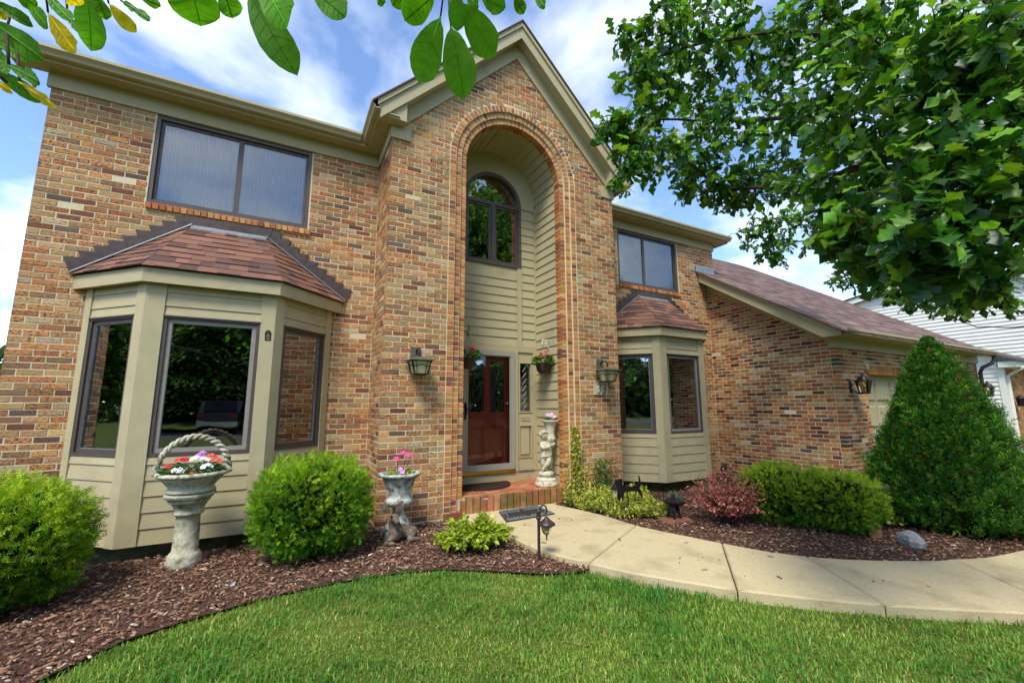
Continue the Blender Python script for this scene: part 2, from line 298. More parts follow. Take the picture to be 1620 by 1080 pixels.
# bark chips
def chips(poly, n, zmax=.022):
    P = np.array(poly); lo, hi = P.min(0), P.max(0); lo = np.maximum(lo, [-1.2, -5.2]); hi = np.minimum(hi, [11, .2])
    p = rng.uniform(lo, hi, (n*3, 2)); p = p[inpoly(p[:, 0], p[:, 1], poly)][:n]; n = len(p); p = p+rng.normal(0, .018, p.shape)
    tv = np.array([(-1, -1, 0), (1, -1, 0), (1, 1, 0), (-1, 1, 0), (-.8, -.7, 1), (.85, -.8, 1), (.8, .7, 1), (-.9, .75, 1)], float)*[.5, .5, 1]
    tf = [(4, 5, 6, 7), (0, 1, 5, 4), (1, 2, 6, 5), (2, 3, 7, 6), (3, 0, 4, 7)]
    a = rng.uniform(0, 2*np.pi, n); tilt = rng.normal(0, .3, n); nz = np.stack([np.cos(a*3)*np.sin(tilt), np.sin(a*3)*np.sin(tilt), np.cos(tilt)], 1)
    y = np.stack([np.cos(a), np.sin(a), np.zeros(n)], 1); B = basis(y-nz*(y*nz).sum(1, keepdims=True), nz)
    L = np.exp(rng.normal(-3.72, .5, n)); L = np.clip(L, .010, .07); W = np.clip(L*rng.uniform(.15, .45, n), .004, .014); T = rng.uniform(.003, .008, n)
    base = np.array([srgb(130, 96, 74), srgb(104, 74, 58), srgb(150, 116, 92), srgb(172, 148, 124), srgb(82, 62, 52), srgb(196, 184, 162)])[rng.choice(6, n, p=[.34, .27, .2, .08, .09, .02])]
    base[:, :3] *= np.exp(rng.normal(0, .2, (n, 1))); base = np.clip(base, 0, 1)
    V, F = scatter(tv, tf, np.c_[p, rng.uniform(-.004, zmax, n)], B, np.stack([W, L, T], 1))
    return V, F, np.repeat(base, 5, 0)
V, F, c_ = chips(bedL, 20000); kind(obj_np('bark_chips', V, F, c_, 'bark_chip', mulch), 'stuff')
V, F, c_ = chips(bedR, 17000); kind(obj_np('bark_chips', V, F, c_, 'bark_chip', mulch2), 'stuff')
# concrete walk: separate slabs with open joints
walk = thing('path', 'curved pale concrete path leading to the front step', 'path', (6, -3, 0)); walk['kind'] = 'structure'
def at_arc(line, t):
    line = [np.asarray(q) for q in line]; d = [0]
    for i in range(len(line)-1): d.append(d[-1]+np.linalg.norm(line[i+1]-line[i]))
    t = np.clip(t, 0, d[-1]); i = min(np.searchsorted(d, t, 'right')-1, len(line)-2); f = (t-d[i])/(d[i+1]-d[i]); return line[i]*(1-f)+line[i+1]*f
def arc_of(line, p):
    line = [np.asarray(q) for q in line]; best = (9e9, 0); acc = 0
    for i in range(len(line)-1):
        s = line[i+1]-line[i]; L = np.linalg.norm(s); f = np.clip(((p-line[i])@s)/(L*L), 0, 1); e = np.linalg.norm(line[i]+s*f-p)
        if e < best[0]: best = (e, acc+f*L)
        acc += L
    return best[1]
cuts = [(0., 0.)]
for (x0, y0), (x1, y1) in [((938, 885), (1006, 830)), ((1166, 931), (1143, 858)), ((1400, 956), (1277, 880))]:
    cuts.append((arc_of(PL, at(x0, y0, Z=.05)[:2]), arc_of(PR, at(x1, y1, Z=.05)[:2])))
cuts += [(cuts[-1][0]+1.15, cuts[-1][1]+1.25), (cuts[-1][0]+2.6, cuts[-1][1]+2.7), (99, 99)]
for k in range(len(cuts)-1):
    (a0, b0), (a1, b1) = cuts[k], cuts[k+1]; j = .005
    n = 14; la = [at_arc(PL, a0+j+(min(a1, 99 if a1 < 90 else 8.6)-a0-2*j)*i/n) for i in range(n+1)] if a1 < 90 else [at_arc(PL, a0+j+(11-a0)*i/n) for i in range(n+1)]
    lb = [at_arc(PR, b0+j+((b1 if b1 < 90 else 11)-b0-2*j)*i/n) for i in range(n+1)]
    s = MB(); zt, zb = .05, -.08; e = .012; vs = []
    poly = la+lb[::-1]; m_ = len(poly)
    cen = sum(poly)/m_
    nrm = []
    for i in range(m_):
        t = poly[(i+1) % m_]-poly[i-1]; nn_ = np.array([-t[1], t[0]]); nrm.append(nn_/(np.linalg.norm(nn_)+1e-9))
    if (poly[3]-cen)@nrm[3] > 0: nrm = [-q for q in nrm]
    ins = [poly[i]+nrm[i]*e for i in range(m_)]
    s.add([(*q, zb) for q in poly]+[(*q, zt-e) for q in poly]+[(*q, zt) for q in ins], [(i, (i+1) % m_, m_+(i+1) % m_, m_+i) for i in range(m_)]+[(m_+i, m_+(i+1) % m_, 2*m_+(i+1) % m_, 2*m_+i) for i in range(m_)]+[(2*m_+i, 2*m_+i+1, 2*m_+m_-2-i, 2*m_+m_-1-i) for i in range(n)])
    obj('slab', s, 'concrete', walk)
import mathutils.geometry as _mg
_t = _mg.tessellate_polygon([[Vector((a, b, 0)) for a, b in path_poly]])
obj('joint_bed', MB().add([(a, b, .018) for a, b in path_poly], [tuple(q) for q in _t]), 'soil', walk)
V, F, c_ = chips([(4.6, -.95), (6.0, -.95), (6.3, -2.2), (6.6, -3.1), (7.4, -4.1), (6.9, -4.8), (5.7, -3.8), (5.0, -2.9), (4.6, -2.1)], 40, .0); V = np.asarray(V); V[..., 2] += .054; kind(obj_np('stray_chips', V, F, c_, 'bark_chip', walk), 'stuff')
# street far behind the viewer, mirrored in the windows
kind(obj('street', MB().box(-80, 90, -27.5, -20.5, -.08, -.02), 'asphalt'), 'structure', 'grey street across the front lawn')

# ------------------------------------------------------------------ grass
lawn_poly = [(1.05, -3.15), (.55, -4.4), (.6, -6.4), (6.5, -6.8), (10.3, -6.5)]+[tuple(q) for q in PL[16:6:-1]]+[tuple(q) for q in bedL[17:4:-1]]
def grass(n):
    P = np.array(lawn_poly); lo, hi = P.min(0), P.max(0); p = rng.uniform(lo, hi, (n, 2)); p = p[inpoly(p[:, 0], p[:, 1], lawn_poly)]
    d = np.hypot(p[:, 0]-CAM[0], p[:, 1]-CAM[1]); fwd = (p[:, 0]-CAM[0])*_fw[0]+(p[:, 1]-CAM[1])*_fw[1]
    keep = (rng.uniform(size=len(p)) < np.clip(2.2/np.maximum(d, .6), .30, 1)) & (fwd > .25); p = p[keep]; n = len(p)
    p = p+rng.normal(0, .045, p.shape); patch = .5+.5*np.sin(p[:, 0]*2.1+1.3*np.sin(p[:, 1]*1.7))*np.cos(p[:, 1]*2.7+.8*np.sin(p[:, 0]*1.9)); patch2 = .5+.5*np.sin(p[:, 0]*5.3+2)*np.sin(p[:, 1]*6.1+1)
    clump = (.5+.5*np.sin(p[:, 0]*17+3*np.sin(p[:, 1]*9)))*(.5+.5*np.sin(p[:, 1]*19+2*np.sin(p[:, 0]*8)))
    h = rng.uniform(.028, .06, n)*(.75+.5*patch)*(.75+.5*clump); w = rng.uniform(.002, .0038, n)
    a = rng.uniform(0, 2*np.pi, n); lean = np.abs(rng.normal(.5, .3, n)); s = np.stack([np.cos(a), np.sin(a), 0*a], 1); t = np.stack([-np.sin(a), np.cos(a), 0*a], 1); up = np.array([0, 0, 1.])
    base = np.c_[p, np.full(n, -.032)]; mid = base+up*h[:, None]*.6+t*(h*lean*.35)[:, None]; tip = base+up*(h*np.cos(np.clip(lean, 0, 1.2))*.98)[:, None]+t*(h*lean)[:, None]
    V = np.stack([base-s*w[:, None], base+s*w[:, None], mid-s*w[:, None]*.8, mid+s*w[:, None]*.8, tip], 1)
    F = np.array([(0, 1, 3), (0, 3, 2), (2, 3, 4)])[None]+(np.arange(n)*5)[:, None, None]
    mixv = np.clip(.15+.7*patch+.5*(patch2-.5)+.25*(clump-.3)+rng.normal(0, .18, n), 0, 1)[:, None]
    c = np.array(srgb(140, 172, 66))[:3]*(1-mixv)+np.array(srgb(66, 128, 42))[:3]*mixv
    dry = rng.uniform(size=n) < .03+.22*np.clip(.45-patch*patch2, 0, 1)**1.5; c[dry] = np.array(srgb(190, 178, 108))[:3]*np.exp(rng.normal(0, .15, (dry.sum(), 1)))
    c *= np.exp(rng.normal(0, .18, (n, 1))); return V, F, np.repeat(np.c_[np.clip(c, 0, 1), np.ones(n)], 3, 0)
V, F, c_ = grass(450000)
kind(obj_np('grass', V, F, c_, 'grass'), 'stuff', 'short green lawn grass with paler dry patches')

# ------------------------------------------------------------------ house
house = thing('brick_house', 'two storey tan brick house with gabled arched entry and attached garage', 'house', (5.4, 0, 0))
XT0, XT1, XG, YG, XR = 3.538, 7.268, 10.729, -2.375, 10.98
BR = []           # every brick: (8 corners, colour)
PAL = [((196, 158, 110), .38, .5), ((210, 150, 96), .30, .85), ((190, 126, 80), .10, .85), ((166, 130, 94), .10, .6), ((140, 90, 68), .045, .5), ((116, 96, 84), .02, .4), ((204, 180, 142), .04, .5)]
PALG = [((188, 150, 102), .28, .4), ((200, 138, 84), .27, .75), ((174, 108, 70), .17, .85), ((148, 110, 78), .10, .6), ((108, 60, 48), .07, .5), ((84, 72, 68), .05, .35), ((200, 176, 142), .06, .45)]
def bcol(pal=PAL):
    i = rng.choice(len(pal), p=np.array([q[1] for q in pal])/sum(q[1] for q in pal)); c = np.array(srgb(*pal[i][0]))[:3]*math.exp(rng.normal(0, .12))*np.exp(rng.normal(0, .04, 3))
    return (*np.clip(c, 0, 1), min(1, max(0, pal[i][2]+rng.normal(0, .2))))
def brick_pts(O, u, w, nrm, u0, u1, w0, w1, dep, proud=0.):
    e = .0018; O = np.asarray(O, float)
    q = lambda a, b, d: O+u*a+w*b+nrm*d
    return [q(u0, w0, -dep), q(u1, w0, -dep), q(u1, w1, -dep), q(u0, w1, -dep), q(u0, w0, proud-e), q(u1, w0, proud-e), q(u1, w1, proud-e), q(u0, w1, proud-e), q(u0+e, w0+e, proud), q(u1-e, w0+e, proud), q(u1-e, w1-e, proud), q(u0+e, w1-e, proud)]
BF = [(0, 1, 5, 4), (1, 2, 6, 5), (2, 3, 7, 6), (3, 0, 4, 7), (4, 5, 9, 8), (5, 6, 10, 9), (6, 7, 11, 10), (7, 4, 8, 11), (8, 9, 10, 11)]
LB, J = .2032, .0125
def lay(O, u, nrm, spans, k0, k1, W, corner=(1, 1), pal=PAL, par=0):
    u = unit(u); nrm = unit(nrm); zz = np.array([0, 0, 1.])
    for k in range(k0, k1+1):
        z1 = 4.90-(k-1)*CW; z0 = z1-CW
        for a, b in spans(z0, z1):
            off = ((k+par) % 2)*LB/2; i = math.floor((a-off)/LB)
            while True:
                p0 = off+i*LB; p1 = p0+LB; i += 1
                if p0 >= b-1e-6: break
                q0, q1 = max(p0, a), min(p1, b)
                if q1-q0 < .035: continue
                dep = .092 if ((corner[0] and q0 < 1e-6) or (corner[1] and q1 > W-1e-6)) else .03
                e0 = 0 if (corner[0] and q0 < 1e-6) else J/2; e1 = 0 if (corner[1] and q1 > W-1e-6) else J/2
                BR.append((brick_pts(O, u, zz, nrm, q0+e0, q1-e1, z0+J/2+rng.normal(0, .0006), z1-J/2+rng.normal(0, .0006), dep, rng.normal(0, .0015)), bcol(pal)))
def minus(sp, a, b):
    o = []
    for s, e in sp:
        if b <= s or a >= e: o.append((s, e)); continue
        if a > s: o.append((s, a))
        if b < e: o.append((b, e))
    return o
def sp_left(z0, z1, x0=0.):
    s = [(0, XT0)]; zm_ = (z0+z1)/2
    if zm_ > 3.765: s = minus(s, .92, 2.645)
    elif zm_ > 3.69: s = minus(s, .925, 2.67)
    if .08 < zm_ < 2.66: s = minus(s, .58, 2.975)
    return s
def sp_right(z0, z1):
    s = [(0, XR-XT1)]; zm_ = (z0+z1)/2; o = 7.225-XT1
    if zm_ > 3.765: s = minus(s, .895+o, 2.60+o)
    elif zm_ > 3.69: s = minus(s, .895+o, 2.62+o)
    if .08 < zm_ < 2.66: s = minus(s, .58+o, 2.975+o)
    if zm_ < 3.9: s = minus(s, XG-XT1+.01, 99)
    return s
AX, AZ, RO, RW, RE = 5.41, 4.90, 1.067, .089, .03
def sp_tower(z0, z1):
    zm_ = (z0+z1)/2; W = XT1-XT0; s = [(0, W)]; c = 5.403-XT0
    if zm_ > 4.92: h = 6.95-zm_; s = [(max(0, c-h), min(W, c+h))] if h > .04 else []
    h = RO+.004 if zm_ < AZ else (math.sqrt(max(0, (RO+.006)**2-(zm_-AZ)**2)) if zm_ < AZ+RO else 0)
    return minus(s, AX-XT0-h, AX-XT0+h) if h > 0 else s
X_, Y_, Z_ = np.eye(3)
lay((0, 0, 0), X_, -Y_, sp_left, 1, 72, XT0, (1, 0))
lay((XT1, 0, 0), X_, -Y_, sp_right, 1, 73, XR-XT1, (0, 1))
lay((XT0, YT, 0), X_, -Y_, sp_tower, -28, 72, XT1-XT0)
lay((XT0, 0, 0), -Y_, -X_, lambda a, b: [(0, -YT-.096)], 1, 72, 1, (0, 0), par=1)
lay((XT1, YT, 0), Y_, X_, lambda a, b: [(.096, -YT)], 1, 72, 1, (0, 0))
lay((0, 9, 0), -Y_, -X_, lambda a, b: [(0, 9-.096)], 1, 72, 1, (0, 0))
lay((XR, 0, 0), Y_, X_, lambda a, b: [(.096, 4)], 1, 40, 1, (0, 0))
def sp_gside(z0, z1):
    zm_ = (z0+z1)/2; lim = (4.03-zm_)/.66; e = min(-YG-.096, lim); return [(0, e)] if e > .05 else []
lay((XG, 0, 0), -Y_, -X_, sp_gside, 12, 73, 9, (0, 0), PALG)
GD0, GD1 = 11.63, 16.35
def sp_gfront(z0, z1):
    zm_ = (z0+z1)/2; s = [(0, 17.05-XG)]
    if zm_ < 1.80: s = minus(s, GD0-.1-XG, GD1+.1-XG)
    elif zm_ < 2.13: s = minus(s, GD0-.1+(zm_-1.80)*.6-XG, GD1+.1-(zm_-1.80)*.6-XG)
    return s
lay((XG, YG, 0), X_, -Y_, sp_gfront, 36, 73, 17.05-XG, (1, 1), PALG)
# arch rings of header bricks, each set a little further back
HC = [((208, 140, 82), .4, .45), ((210, 156, 94), .3, .35), ((192, 118, 74), .2, .5), ((138, 88, 70), .1, .4)]
for i in range(3):
    ro = RO-RW*i; ri = ro-RW; y = YT+RE*i; dep = .05 if i < 2 else .135; g_ = J*.30
    for sgn in (-1, 1):
        for k in range(1, 72 if i < 2 else 70):
            z1 = 4.90-(k-1)*CW; xa, xb = sorted((AX+sgn*(ro-g_), AX+sgn*(ri+(g_ if i < 2 else 0))))
            BR.append((brick_pts((0, y, 0), X_, Z_, -Y_, xa, xb, z1-CW+J/2, z1-J/2, dep, rng.normal(0, .001)), bcol(HC)))
    n = round(math.pi*(ro+ri)/2/CW); 
    for k in range(n):
        a0, a1 = math.pi*k/n, math.pi*(k+1)/n; da = J/2/((ro+ri)/2); a0 += da; a1 -= da; r0, r1 = ri+(g_ if i < 2 else 0), ro-g_
        P = lambda r, a, yy: (AX+r*math.cos(a), yy, AZ+r*math.sin(a)); e = .004; ea = e/r0; yf = y+rng.normal(0, .001)
        fr = [(r0, a0), (r0, a1), (r1, a1), (r1, a0)]; fi = [(r0+e, a0+ea), (r0+e, a1-ea), (r1-e, a1-ea), (r1-e, a0+ea)]
        BR.append(([P(r, a, y+dep) for r, a in fr]+[P(r, a, yf+e) for r, a in fr]+[P(r, a, yf) for r, a in fi], bcol(HC)))
# rowlock window sills and the soldier course over the garage door
for x0, x1 in ((.925, 2.67), (8.12, 9.845)):
    n = round((x1-x0)/CW); s = (x1-x0)/n
    for k in range(n): BR.append((brick_pts((0, -.03, 0), X_, Z_, -Y_, x0+k*s+J/2, x0+(k+1)*s-J/2, 3.692, 3.762, .09, rng.normal(0, .001)), bcol(HC)))
n = round((GD1-GD0-.36)/CW)
for k in range(n):
    x = GD0+.18+k*CW; BR.append((brick_pts((0, YG, 0), X_, Z_, -Y_, x+J/2, x+CW-J/2, 1.945, 2.115, .13, .004), bcol(HC)))
for sgn, xb in ((1, GD0), (-1, GD1)):
    for k in range(5):
        t = (k+.5)/5; cx, cz = xb+sgn*(.0+.15*t), 1.74+.27*t; u = unit((sgn*.5, 0, .87)); w = unit((-sgn*.87, 0, .5))
        BR.append((brick_pts((cx, YG, cz), u, w, -Y_, -.029, .029, -.02, .13, .13, .004), bcol(HC)))
        BR.append((brick_pts((xb-sgn*.1, YG, 1.74-(k+1)*CW), X_, Z_, -Y_, 0 if sgn > 0 else -.1, .1 if sgn > 0 else 0, J/2, CW-J/2, .13, 0), bcol(HC)))
    for k in range(20): BR.append((brick_pts((xb-sgn*.1, YG, 1.40-(k+1)*CW), X_, Z_, -Y_, 0 if sgn > 0 else -.1, .1 if sgn > 0 else 0, J/2, CW-J/2, .13, 0), bcol(HC)))
# mortar bed behind the bricks
wall = MB(); D = .004
def holed(O, u, nrm, u0, u1, z0, z1, holes, dep=.14):
    us = sorted({u0, u1, *[h[0] for h in holes], *[h[1] for h in holes]}); zs = sorted({z0, z1, *[h[2] for h in holes], *[h[3] for h in holes]})
    O = np.asarray(O, float); u = unit(u); nrm = unit(nrm); q = lambda a, b, d: O+u*a+Z_*b-nrm*d
    for i in range(len(us)-1):
        for j in range(len(zs)-1):
            a, b, c, d = us[i], us[i+1], zs[j], zs[j+1]; mu, mz = (a+b)/2, (c+d)/2
            if any(h[0] < mu < h[1] and h[2] < mz < h[3] for h in holes): continue
            wall.quad(q(a, c, D), q(b, c, D), q(b, d, D), q(a, d, D)); wall.quad(q(a, c, dep), q(a, d, dep), q(b, d, dep), q(b, c, dep))
    for a, b, c, d in holes:
        wall.quad(q(a, c, D), q(a, d, D), q(a, d, dep), q(a, c, dep)); wall.quad(q(b, c, D), q(b, c, dep), q(b, d, dep), q(b, d, D))
        wall.quad(q(a, c, D), q(a, c, dep), q(b, c, dep), q(b, c, D)); wall.quad(q(a, d, D), q(b, d, D), q(b, d, dep), q(a, d, dep))
holed((0, 0, 0), X_, -Y_, D, 4.55, 0, 5.12, [(.93, 2.635, 3.76, 4.90), (.60, 2.96, .40, 2.5)])
holed((0, 0, 0), X_, -Y_, 6.27, XR-D, 0, 5.12, [(8.13, 9.815, 3.76, 4.90), (7.83, 10.18, .40, 2.5)])
wall.quad((XT0+D, 0, 0), (XT0+D, YT+D, 0), (XT0+D, YT+D, 5.12), (XT0+D, 0, 5.12)); wall.quad((XT1-D, 0, 0), (XT1-D, YT+D, 0), (XT1-D, YT+D, 5.12), (XT1-D, 0, 5.12))
wall.quad((D, 0, 0), (D, 9, 0), (D, 9, 5.12), (D, 0, 5.12)); wall.quad((XR-D, 0, 0), (XR-D, 9, 0), (XR-D, 9, 5.12), (XR-D, 0, 5.12)); wall.quad((0, 9, 0), (XR, 9, 0), (XR, 9, 5.12), (0, 9, 5.12))
y = YT+D
wall.quad((XT0+D, y, 0), (AX-RO, y, 0), (AX-RO, y, AZ), (XT0+D, y, AZ)); wall.quad((AX+RO, y, 0), (XT1-D, y, 0), (XT1-D, y, AZ), (AX+RO, y, AZ))
def edge(a):
    c, s = math.cos(a), math.sin(a); ts = []
    if abs(c) > 1e-6: ts.append((1.86)/abs(c))
    ts.append((2.02)/(abs(c)+s)); return min(ts)
n = 48
for k in range(n):
    a0, a1 = math.pi*k/n, math.pi*(k+1)/n; P = lambda r, a: (AX+r*math.cos(a), y, AZ+r*math.sin(a)); wall.quad(P(RO, a0), P(edge(a0), a0), P(edge(a1), a1), P(RO, a1))
for i in range(3):          # mortar behind each ring
    ro = RO-RW*i; ri = ro-RW+(.008 if i == 2 else -.002); yy = YT+RE*i+D; yb = yy+RE if i < 2 else -.72
    for sgn in (-1, 1):
        wall.quad((AX+sgn*ro, yy, 0), (AX+sgn*ri, yy, 0), (AX+sgn*ri, yy, AZ), (AX+sgn*ro, yy, AZ)); wall.quad((AX+sgn*ri, yy, 0), (AX+sgn*ri, yb, 0), (AX+sgn*ri, yb, AZ), (AX+sgn*ri, yy, AZ))
    for k in range(n):
        a0, a1 = math.pi*k/n, math.pi*(k+1)/n; P = lambda r, a, q: (AX+r*math.cos(a), q, AZ+r*math.sin(a)); wall.quad(P(ri, a0, yy), P(ro, a0, yy), P(ro, a1, yy), P(ri, a1, yy)); wall.quad(P(ri, a0, yy), P(ri, a1, yy), P(ri, a1, yb), P(ri, a0, yb))
wall.add([(XG+D, 0, 0), (XG+D, YG+D, 0), (XG+D, YG+D, 2.5), (XG+D, 0, 4.06)], [(0, 1, 2, 3)])
for a, b, c, d in ((XG+D, GD0, 0, 2.6), (GD1, 17.05, 0, 2.6), (GD0, GD1, 2.03, 2.6)): wall.quad((a, YG+D, c), (b, YG+D, c), (b, YG+D, d), (a, YG+D, d))
for sgn, xb in ((1, GD0), (-1, GD1)):
    wall.add([(xb, YG+D, 1.76), (xb, YG+D, 2.04), (xb+sgn*.17, YG+D, 2.04)], [(0, 1, 2)]); wall.quad((xb+sgn*.0, YG+D, 0), (xb, YG+.16, 0), (xb, YG+.16, 2.1), (xb, YG+D, 2.1))
wall.quad((17.04, YG+D, 0), (17.04, 4, 0), (17.04, 4, 2.6), (17.04, YG+D, 2.6)); wall.add([(17.04, YG+D, 2.5), (17.04, 4, 2.5), (17.04, 2, 5.4)], [(0, 1, 2)])
wobj = obj('wall', wall, 'mortar', house)
# the bricks that show largest are objects of their own, the rest one part
FP = np.array([[q for q in b[0][4:8]] for b in BR]); PX = pix(FP.reshape(-1, 3)).reshape(-1, 4, 2)
depth = (FP.mean(1)-CAM)@_fw; xx, yy_ = PX[..., 0], PX[..., 1]
area = .5*np.abs((xx*np.roll(yy_, -1, 1)-np.roll(xx, -1, 1)*yy_).sum(1)); cx, cy = xx.mean(1), yy_.mean(1)
vis = (depth > .5) & (cx > 6) & (cx < 1614) & (cy > 6) & (cy < 1070) & ~((cx < 190) & (cy > 775)) & ~((cy < 95) & (cx < 300)) & ~((cx > 390) & (cx < 595) & (cy > 725))
nv = np.cross(FP[:, 1]-FP[:, 0], FP[:, 3]-FP[:, 0]); toc = CAM-FP.mean(1); ctr = FP.mean(1)
vis &= ~((np.abs(ctr[:, 1]) < .005) & (ctr[:, 0] > .5) & (ctr[:, 0] < 3.1) & (ctr[:, 2] < 3.0)) & ~((np.abs(ctr[:, 0]) < .02) & (ctr[:, 1] > .05))
area[~vis] = 0; top = set(np.argsort(-area)[:300].tolist()); rest = MB()
for i, (pts, col) in enumerate(BR):
    if i in top: obj('brick', MB().add(pts, BF, col), 'brick', wobj)
    else: rest.add(pts, BF, col)
kind(obj('brick_courses', rest, 'brick', wobj), 'stuff')
obj('foundation', MB().box(.02, 4.4, .03, .3, -.3, .02).box(6.4, XG, .03, .3, -.3, .02).box(XT0+.02, 4.6, YT+.02, .1, -.3, .028).box(6.2, XT1-.02, YT+.02, .1, -.3, .028).box(XG+.02, 17, YG+.02, YG+.3, -.3, -.03).box(XG+.02, XG+.3, YG, .1, -.3, -.03), 'foundation', house)
# rooms seen dimly through the glass
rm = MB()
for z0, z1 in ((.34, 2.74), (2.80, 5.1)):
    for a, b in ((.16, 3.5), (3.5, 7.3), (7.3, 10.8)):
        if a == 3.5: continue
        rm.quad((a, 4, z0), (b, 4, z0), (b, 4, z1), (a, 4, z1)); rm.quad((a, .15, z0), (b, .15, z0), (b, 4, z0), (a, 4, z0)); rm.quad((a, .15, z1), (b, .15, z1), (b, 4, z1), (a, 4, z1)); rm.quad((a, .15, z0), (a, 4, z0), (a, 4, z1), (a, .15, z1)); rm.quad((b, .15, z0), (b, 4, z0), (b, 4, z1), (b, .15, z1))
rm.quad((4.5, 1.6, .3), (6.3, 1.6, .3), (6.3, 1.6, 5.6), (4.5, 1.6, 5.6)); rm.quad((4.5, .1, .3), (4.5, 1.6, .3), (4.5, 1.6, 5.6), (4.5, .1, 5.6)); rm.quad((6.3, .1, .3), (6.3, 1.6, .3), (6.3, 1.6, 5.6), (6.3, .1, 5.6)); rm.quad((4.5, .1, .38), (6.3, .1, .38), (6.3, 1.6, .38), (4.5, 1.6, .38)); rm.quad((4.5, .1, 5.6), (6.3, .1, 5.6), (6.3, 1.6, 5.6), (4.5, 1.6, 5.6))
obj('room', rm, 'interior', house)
# ------------------------------------------------------------------ eaves, gutters, roofs
def gutter_profile(o, up, outw):      # K-style section in the plane (outw, up)
    o = np.asarray(o, float); return [o+outw*a+up*b for a, b in ((0, 0), (.062, 0), (.075, .03), (.108, .062), (.108, .095), (.098, .095), (.098, .068), (.06, .035), (.056, .012), (0.006, .012), (.006, .095), (0, .095))]
def gutter(p0, p1, outw, parent=house):
    pr = gutter_profile(p0, Z_, unit(outw)); return obj('gutter', MB().prism(pr, np.asarray(p1, float)-np.asarray(p0, float)), 'paint', parent)
def eave(a0, a1, ax, o, outw, runs):  # frieze, then soffit and fascia boards along one straight eave
    ow = np.asarray(outw, float); A = np.asarray(ax, float); base = np.asarray(o, float)
    q = lambda a, d, z: base+A*a+ow*d+Z_*z
    def bx(a, b, d0, d1, z0, z1): return MB().hexa([q(a, d0, z0), q(b, d0, z0), q(b, d1, z0), q(a, d1, z0), q(a, d0, z1), q(b, d0, z1), q(b, d1, z1), q(a, d1, z1)])
    obj('frieze_board', bx(a0, a1, -.02, .024, 4.898, 5.094), 'paint', house)
    for nm, r in runs: obj(nm, bx(*r), 'paint', house)
eave(-.03, XT0-.026, X_, (0, 0, 0), -Y_, [('soffit', (-.30, XT0-.20, -.05, .205, 5.092, 5.108)), ('fascia', (-.30, XT0-.226, .18, .206, 5.072, 5.20)), ('fascia', (-.30, -.28, -.4, .18, 5.072, 5.20))])
eave(XT1+.026, XR+.03, X_, (0, 0, 0), -Y_, [('soffit', (XT1+.2, XR+.30, -.05, .205, 5.092, 5.108)), ('fascia', (XT1+.226, XR+.30, .18, .206, 5.072, 5.20)), ('fascia', (XR+.28, XR+.3, -.4, .18, 5.072, 5.20))])
eave(.024, -YT, -Y_, (XT0, 0, 0), -X_, [('soffit', (.02, -YT+.18, -.05, .205, 5.0935, 5.109)), ('fascia', (.19, -YT+.18, .18, .206, 5.0735, 5.20))])
eave(.024, -YT, -Y_, (XT1, 0, 0), X_, [('soffit', (.02, -YT+.18, -.05, .205, 5.0935, 5.109)), ('fascia', (.19, -YT+.18, .18, .206, 5.0735, 5.20))])
obj('frieze_board', MB().box(XT0-.024, XT0+.24, YT-.024, YT+.02, 4.896, 5.10), 'paint', house); obj('frieze_board', MB().box(XT1-.24, XT1+.024, YT-.024, YT+.02, 4.896, 5.10), 'paint', house)
gutter((-.33, -.206, 5.105), (XT0-.315, -.206, 5.105), -Y_); gutter((XT1+.315, -.206, 5.105), (XR+.32, -.206, 5.105), -Y_)
gutter((XT0-.206, -.2, 5.107), (XT0-.206, YT-.21, 5.107), -X_); gutter((XT1+.206, -.2, 5.107), (XT1+.206, YT-.21, 5.107), X_)
# gable trim of the tower
gb = MB(); GX = 5.403
def rake(m, zap, y0, y1, h, xin, zend=None):      # zap: apex height of the lower edge; h: vertical height
    for sgn in (-1, 1):
        xe = xin; P = [(GX, zap), (GX+sgn*xe, zap-xe), (GX+sgn*xe, zap-xe+h), (GX, zap+h)]
        m.prism([(x, y0, z) for x, z in (P if sgn < 0 else P[::-1])], (0, y1-y0, 0))
rake(gb, 6.83, YT+.02, YT-.026, .30, 1.80); obj('gable_frieze', gb, 'paint', house)
gf = MB(); rake(gf, 7.06, YT-.16, YT-.19, .25, 2.06); rake(gf, 7.25, YT-.19, YT-.215, .075, 2.10)
for sgn in (-1, 1):                       # boxed eave returns
    x0, x1 = sorted((GX+sgn*1.72, GX+sgn*2.065)); zt_ = 7.06-1.72+.02
    P = [(x0, 5.068), (x1, 5.068), (x1, 7.06-(x1-GX)*sgn+.1 if sgn > 0 else 7.06-(GX-x1)+.1), (x0, 7.06-abs(x0-GX)+.1)]
    gf.prism([(x, YT-.158, z) for x, z in P], (0, .15, 0))
obj('gable_fascia', gf, 'paint', house)
gs = MB()
for sgn in (-1, 1): P = [(GX, 7.075), (GX+sgn*2.0, 5.075), (GX+sgn*2.0, 5.10), (GX, 7.10)]; gs.prism([(x, YT-.16, z) for x, z in P], (0, .2, 0))
obj('gable_soffit', gs, 'paint', house)
rf = MB(); SC = srgb(112, 86, 74)
for sgn in (-1, 1): rf.prism([(GX, YT-.235, 7.33), (GX+sgn*2.17, YT-.235, 5.16), (GX+sgn*2.17, YT-.235, 5.185), (GX, YT-.235, 7.355)], (0, 6.5, 0), SC)
obj('gable_roof', rf, 'shingle', house)
mr = MB()
for xa, xb in ((-.34, 3.24), (7.57, XR+.34)): mr.prism([(xa, -.27, 5.195), (xa, 5, 7.83), (xa, 10, 5.2), (xa, 10, 5.23), (xa, 5, 7.86), (xa, -.27, 5.225)], (xb-xa, 0, 0), SC)
mr.prism([(3.24, 1.7, 6.18), (3.24, 5, 7.83), (3.24, 10, 5.2), (3.24, 10, 5.23), (3.24, 5, 7.86), (3.24, 1.7, 6.21)], (4.33, 0, 0), SC)
